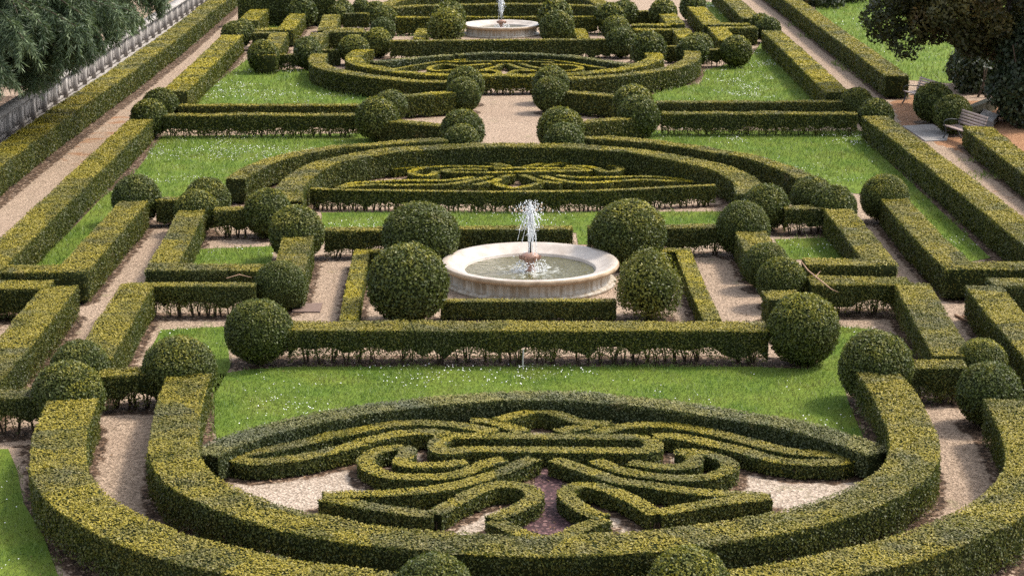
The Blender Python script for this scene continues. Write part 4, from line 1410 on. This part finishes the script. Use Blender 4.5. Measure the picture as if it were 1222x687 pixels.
for c_ in ((-4.1, 1.4, 2.9), (-4.4, .6, 3.3), (-3.6, .5, 2.5), (-3.0, .2, 3.2), (-2.4, -.2, 3.9), (-2.0, -.5, 3.4), (-1.9, -.8, 4.2), (-2.9, -.2, 4.3), (-1.2, -1.2, 2.7), (-3.9, 2.2, 3.8), (-2.9, .6, 3.6), (-1.4, -1.0, 3.5), (.2, -1.6, 3.2), (1.2, -1.2, 2.8), (.9, -.6, 2.2), (-.4, -1.2, 3.0)):
    cs.append(np.array(c_))
    rs.append(rng.uniform(.55, .8))
X, N, Fr = clump_mass(cs, rs, 150, .1, True)
X = X + np.array([0, 0, 0.0])
crown = foliage_object('crown', X, N, rng.uniform(.10, .20, len(X)), 'cypress', root, fresh_lit=Fr)
lm.build('limbs', M['trunk'], root, smooth=True)
# ivy climbing the wall of green at the right edge
iv = link('ivy_mound', None, None, (18.2, 66.6, 0))
tag(iv, 'dark glossy ivy mound at the right edge behind the nearer bench', 'ivy')
cs = [np.array((rng.uniform(-.3, 1.6), rng.uniform(-.6, 1.2), rng.uniform(.2, 3.2))) for _ in range(30)]
X, N = clump_mass(cs, [rng.uniform(.45, .75) for _ in cs], 170, .12)
foliage_object('ivy_leaves', X, N, rng.uniform(.10, .17, len(X)), 'ivy', iv, aspect=.85)
for i in range(7):
    mb = MB()
    x, y = rng.uniform(-.2, 1.4), rng.uniform(-.5, .8)
    mb.tube([(x, y, -.05), (x + rng.normal(0, .15), y, 1.2), (x + rng.normal(0, .3), y + .2, 2.8)], [.06, .045, .02], 6)
    mb.build('ivy_stem', M['trunk'], iv)
iv = link('ivy_bank', None, None, (19.7, 75.2, 0))
tag(iv, 'shaded ivy bank below the dark tree, between the grass slope and the low wall', 'ivy')
cs = [np.array((rng.uniform(-1.3, 2.2), rng.uniform(-2.2, 1.8), rng.uniform(.0, 1.3))) for _ in range(34)]
X, N = clump_mass(cs, [rng.uniform(.45, .7) for _ in cs], 150, .12)
foliage_object('ivy_leaves', X, N, rng.uniform(.10, .17, len(X)), 'ivy', iv, aspect=.85)
for i in range(9):
    mb = MB()
    x, y = rng.uniform(-1.2, 1.8), rng.uniform(-2, 1.6)
    mb.tube([(x, y, -.05), (x + rng.normal(0, .2), y, .5), (x + rng.normal(0, .3), y + .2, 1.1)], [.05, .04, .02], 6)
    mb.build('ivy_stem', M['trunk'], iv)
# dark shrubs where the slope meets the promenade hedge
c2 = at(985, 10, 0)
iv = link('dark_shrubbery', None, None, (c2[0], c2[1], 0))
tag(iv, 'dark evergreen shrubs at the top, above the promenade hedge left of the grass slope', 'shrubs')
e0, e1 = at(952, -14, 0) - c2, at(1020, -10, 0) - c2
cs = []
for i in range(44):
    u = rng.random()
    p_ = at(940 + 78 * u, rng.uniform(-16, 12 - 14 * abs(u - .58)), 0) - c2
    cs.append(np.array((p_[0], p_[1], rng.uniform(.2, 1.0))))
X, N = clump_mass(cs, [rng.uniform(.6, 1.0) for _ in cs], 60, .16)
foliage_object('leaves', X, N, rng.uniform(.14, .24, len(X)), 'ivy', iv, aspect=.8)
for c_ in cs[::4]:
    mb = MB()
    mb.tube([(c_[0], c_[1], -.05), (c_[0] + .1, c_[1], .5), (c_[0], c_[1] + .1, 1.0)], [.06, .045, .02], 6)
    mb.build('woody_stem', M['trunk'], iv)

# ------------------------------------------------------------------ lawns
def in_poly(P, poly):
    x, y = P[:, 0], P[:, 1]
    inside = np.zeros(len(P), bool)
    n_ = len(poly)
    j = n_ - 1
    for i in range(n_):
        xi, yi = poly[i]
        xj, yj = poly[j]
        cond = ((yi > y) != (yj > y)) & (x < (xj - xi) * (y - yi) / (yj - yi + 1e-12) + xi)
        inside ^= cond
        j = i
    return inside


LAWNS = [
    ('front', [(256, 508), (256, 447), (300, 441), (345, 438), (900, 438), (965, 441), (985, 425), (1000, 390), (1048, 394), (1030, 425), (1003, 450), (1015, 487), (1030, 522), (1000, 525), (980, 520), (900, 500), (760, 484), (612, 480), (500, 486), (400, 504), (300, 524), (262, 536)], 1.0),
    ('side', [(172, 432), (192, 394), (268, 390), (275, 438), (257, 470), (225, 442), (200, 430)], .6),
    ('band', [(384, 254), (862, 253), (868, 263), (862, 274), (760, 274), (752, 292), (690, 292), (688, 278), (384, 277)], 1.3),
    ('upper', [(160, 208), (194, 163), (520, 158), (520, 168), (440, 173), (340, 192), (275, 230), (225, 252), (170, 244)], 1.6),
    ('strip', [(158, 232), (134, 228), (120, 238), (82, 278), (40, 316), (76, 322), (107, 290), (140, 258)], .4),
    ('small', [(230, 298), (328, 294), (322, 320), (225, 320)], .8),
    ('small', [(925, 286), (984, 284), (1010, 310), (935, 310)], .8),
    ('upper', [(700, 158), (760, 156), (1030, 157), (1062, 195), (1182, 308), (1140, 316), (1088, 250), (1030, 232), (960, 226), (900, 204), (840, 186), (700, 170)], 1.1),
    ('edge', [(-60, 536), (10, 536), (20, 560), (28, 600), (52, 640), (74, 700), (74, 740), (-90, 740)], .4),
    ('terrace', [(222, 128), (302, 66), (318, 84), (366, 84), (385, 98), (440, 112), (440, 127)], 1.6),
    ('terrace', [(762, 119), (800, 106), (836, 100), (842, 84), (895, 70), (908, 52), (932, 72), (978, 117), (985, 124), (760, 124)], 2.2),
    ('sliver', [(318, 36), (341, 11), (348, 12), (334, 36)], .3),
    ('sliver', [(840, 4), (850, 3), (880, 27), (858, 27)], 4.0),
    ('slope', [(975, 22), (972, 4), (1000, -20), (1024, -20), (1270, -20), (1270, 60), (1180, 66), (1135, 100), (1085, 96), (1030, 58)], .15),
    ('patch', [(372, 5), (394, 5), (394, 12), (374, 12)], 1.0),
]
GX, GL = [], []
DX = []
for nm, poly, dais in LAWNS:
    W = np.array([at(x, y, 0) for x, y in poly])
    import bmesh
    bm = bmesh.new()
    vs = [bm.verts.new((x, y, 0.012)) for x, y in W]
    fc = bm.faces.new(vs)
    bmesh.ops.triangulate(bm, faces=[fc])
    bmesh.ops.recalc_face_normals(bm, faces=bm.faces)
    for f in bm.faces:
        if f.normal.z < 0:
            f.normal_flip()
    me = bpy.data.meshes.new('lawn')
    bm.to_mesh(me)
    bm.free()
    me.materials.append(M['lawn'])
    lo_ = link('lawn', me)
    lo_['kind'] = 'structure'
    mn, mx = W.min(0), W.max(0)
    area_bb = np.prod(mx - mn)
    Z = depth((*W.mean(0), 0))
    dens = min(900.0, 1.5 * (1969.0 / Z) ** 2 * (CAMZ / Z) * 0.55)
    cnt = int(area_bb * dens)
    P = rng.uniform(mn, mx, (cnt, 2))
    # frayed edges: jitter before the inside test
    J = P + np.stack([vnoise(np.c_[P, np.zeros(cnt)], 1.3, 1) * .18 + rng.normal(0, .06, cnt), vnoise(np.c_[P, np.zeros(cnt)], 1.3, 2) * .18 + rng.normal(0, .06, cnt)], 1)
    P = P[in_poly(J, W)]
    GX.append(P)
    GL.append(np.full(len(P), Z))
    # daisies in drifts
    cnt = int(area_bb * 46 * dais)
    P = rng.uniform(mn, mx, (cnt, 2))
    nz = vnoise(np.c_[P, np.zeros(cnt)], .45, 5) + .55 * vnoise(np.c_[P, np.zeros(cnt)], 1.6, 6)
    P = P[in_poly(P, W) & (rng.random(cnt) < np.clip((nz - .10) * 1.5, 0, 1))]
    DX.append(P)
for poly, th_ in (([(1120, 172), (1180, 185), (1262, 262), (1250, 290), (1150, 205)], .05), ([(955, 28), (1000, 62), (1075, 118), (1062, 122), (985, 72), (935, 28)], .12),
                  ([(95, 200), (165, 150), (180, 152), (120, 215), (40, 270)], .45), ([(475, 40), (518, 42), (515, 46), (472, 44)], -.2), ([(690, 40), (730, 40), (730, 45), (690, 45)], -.1)):
    W = np.array([at(x, y, 0) for x, y in poly])
    mn, mx = W.min(0), W.max(0)
    Z = depth((*W.mean(0), 0))
    cnt = int(np.prod(mx - mn) * min(700.0, 1.2 * (1969.0 / Z) ** 2 * (CAMZ / Z) * 0.55))
    P = rng.uniform(mn, mx, (cnt, 2))
    nz = vnoise(np.c_[P, np.zeros(cnt)], .8, 7) + .6 * vnoise(np.c_[P, np.zeros(cnt)], 2.4, 8)
    P = P[in_poly(P, W) & (nz > th_)]
    GX.append(P)
    GL.append(np.full(len(P), Z))
P = np.concatenate(GX)
Zs = np.concatenate(GL)
n = len(P)
hgt = rng.uniform(.035, .085, n) * (1 + .6 * np.clip(vnoise(np.c_[P, np.zeros(n)], .8, 4), 0, 1)) * np.clip(Zs / 45, .8, 2.0)
wd = np.maximum(.012, .9 * Zs / 1969) * rng.uniform(.7, 1.2, n)
a = rng.uniform(0, 6.28, n)
lean = rng.normal(0, .5, (n, 2)) * hgt[:, None]
base = np.c_[P, np.zeros(n)]
sx = np.stack([np.cos(a), np.sin(a), np.zeros(n)], 1) * wd[:, None] * .5
tip = np.c_[P + lean, hgt]
v = np.stack([base - sx, base + sx, tip + sx * .35, tip - sx * .35], 1).reshape(-1, 3)
me = mesh_np('grass', v, np.arange(n * 4).reshape(-1, 4), M['blade'], None, {'tint': rng.random(n)})
tag(link('grass', me), 'short bright green grass of all the lawns', 'grass', kind='stuff')
P = np.concatenate(DX)
n = len(P)
Zs = (np.c_[P, np.zeros(n)] - CAM) @ fwd
r = np.maximum(.012, .42 * Zs / 1969) * rng.uniform(.7, 1.3, n)
th = np.linspace(0, 2 * math.pi, 4, endpoint=False)
hz = rng.uniform(.06, .11, n)
tl = rng.normal(0, .3, (n, 2))
v = np.stack([np.stack([P[:, 0] + r * math.cos(t_), P[:, 1] + r * math.sin(t_), hz + r * (math.cos(t_) * tl[:, 0] + math.sin(t_) * tl[:, 1])], 1) for t_ in th], 1).reshape(-1, 3)
me = mesh_np('daisies', v, np.arange(n * 4).reshape(-1, 4), M['petal'])
tag(link('daisies', me), 'small white daisies scattered over the lawns', 'daisies', kind='stuff')
print('blades', len(Zs), 'daisies', n)

LX = []
for x, y, r_ in SOIL:
    k = rng.poisson(.55)
    a_ = rng.uniform(0, 6.28, k)
    rr = r_ + np.abs(rng.normal(0, .22, k))
    LX.append(np.stack([x + np.cos(a_) * rr, y + np.sin(a_) * rr], 1))
P = rng.uniform((-20, 25), (20, 95), (2600, 2))
LX.append(P[vnoise(np.c_[P, np.zeros(2600)], .3, 3) > .05])
P = np.concatenate(LX)
n = len(P)
Nn = np.tile([0, 0, 1.0], (n, 1))
Zs = (np.c_[P, np.zeros(n)] - CAM) @ fwd
lv, lq = leaf_quads(np.c_[P, np.full(n, .022)], Nn, np.maximum(.05, 1.1 * Zs / 1969) * rng.uniform(.6, 1.3, n), .35, .6)
tag(link('leaf_litter', mesh_np('leaf_litter', lv, lq, M['leaf_litter'])), 'brown fallen leaves and clippings scattered along the hedge feet and paths', 'fallen leaves', kind='stuff')

# red mulch bed in the front knot
W = np.array([at(x, y, 0) for x, y in V(540, 550, 6.11, [(600, 60), (790, 60), (800, 200), (800, 380), (960, 470), (720, 590), (480, 470), (600, 350)])])
import bmesh
bm = bmesh.new()
bm.faces.new([bm.verts.new((x, y, .010)) for x, y in W])
bmesh.ops.triangulate(bm, faces=list(bm.faces))
for f in bm.faces:
    if f.normal.z < 0:
        f.normal_flip()
me = bpy.data.meshes.new('red_mulch_bed')
bm.to_mesh(me)
bm.free()
me.materials.append(M['mulch'])
link('red_mulch_bed', me)['kind'] = 'structure'

# ------------------------------------------------------------------ ground: one sheet to the horizon
xs = np.concatenate([[-900, -300, -120, -60, -36], np.arange(-28, 30.01, .16), [38, 60, 120, 300, 900]])
ys = np.concatenate([[-300, -60, 0, 14], np.arange(20, 100, .16), np.arange(100, 150, .4), [160, 190, 260, 400, 1200]])
GXx, GYy = np.meshgrid(xs, ys, indexing='ij')
G2 = np.stack([GXx.ravel(), GYy.ravel()], 1)
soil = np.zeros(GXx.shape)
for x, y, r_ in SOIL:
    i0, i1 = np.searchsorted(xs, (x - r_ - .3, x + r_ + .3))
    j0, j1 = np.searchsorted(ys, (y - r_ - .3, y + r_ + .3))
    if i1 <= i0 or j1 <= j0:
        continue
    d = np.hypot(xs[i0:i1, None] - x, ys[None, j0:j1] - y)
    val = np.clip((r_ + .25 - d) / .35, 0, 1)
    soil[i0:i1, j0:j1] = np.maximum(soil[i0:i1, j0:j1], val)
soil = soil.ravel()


def zone(px_poly, soft=True):
    return in_poly(G2, np.array([at(x, y, 0) for x, y in px_poly])).astype(float)


soil = np.maximum(soil, zone([(20, 530), (60, 530), (60, 600), (130, 660), (200, 700), (90, 700), (40, 610)]) * .75)
soil = np.maximum(soil, zone([(1140, 690), (1160, 655), (1240, 610), (1300, 640), (1300, 720), (1100, 720)]) * .85)
soil = np.maximum(soil, zone([(1000, 470), (1050, 470), (1062, 530), (1030, 530)]) * .8)
soil = np.maximum(soil, zone([(244, 455), (262, 455), (262, 515), (240, 515)]) * .7)
dirt = zone([(1062, 122), (1092, 112), (1140, 130), (1200, 165), (1182, 190), (1130, 176), (1080, 158)]) * 1.0
dirt = np.maximum(dirt, zone([(70, 190), (110, 150), (150, 128), (165, 140), (140, 168), (95, 200)]) * .42)
dirt = np.maximum(dirt, zone([(1120, 176), (1180, 185), (1260, 260), (1240, 280), (1150, 200)]) * .30)
dirt = np.maximum(dirt, zone([(1150, 120), (1260, 120), (1300, 200), (1230, 190), (1190, 168)]) * 1.0)
pale = zone([(180, 540), (260, 520), (500, 470), (760, 470), (1050, 530), (1100, 560), (1000, 640), (640, 690), (260, 620)])
ln = np.array([ra - db * 40, ra + db * 12, ra + db * 12 - nb_ * 30, ra - db * 40 - nb_ * 30])
soil = np.maximum(soil, in_poly(G2, ln) * .9)
nx, ny = GXx.shape
ii, jj = np.meshgrid(np.arange(nx - 1), np.arange(ny - 1), indexing='ij')
b0 = (ii * ny + jj).ravel()
quads = np.stack([b0, b0 + ny, b0 + ny + 1, b0 + 1], 1)
me = mesh_np('gravel_ground', np.c_[G2, np.zeros(len(G2))], quads, M['ground'], None, {'soil': soil, 'dirt': dirt, 'pale': pale})
link('gravel_ground', me)['kind'] = 'structure'
tot = sum(len(o.data.polygons) for o in scene.objects if o.type == 'MESH')
print('objects', len(scene.objects), 'faces', tot)
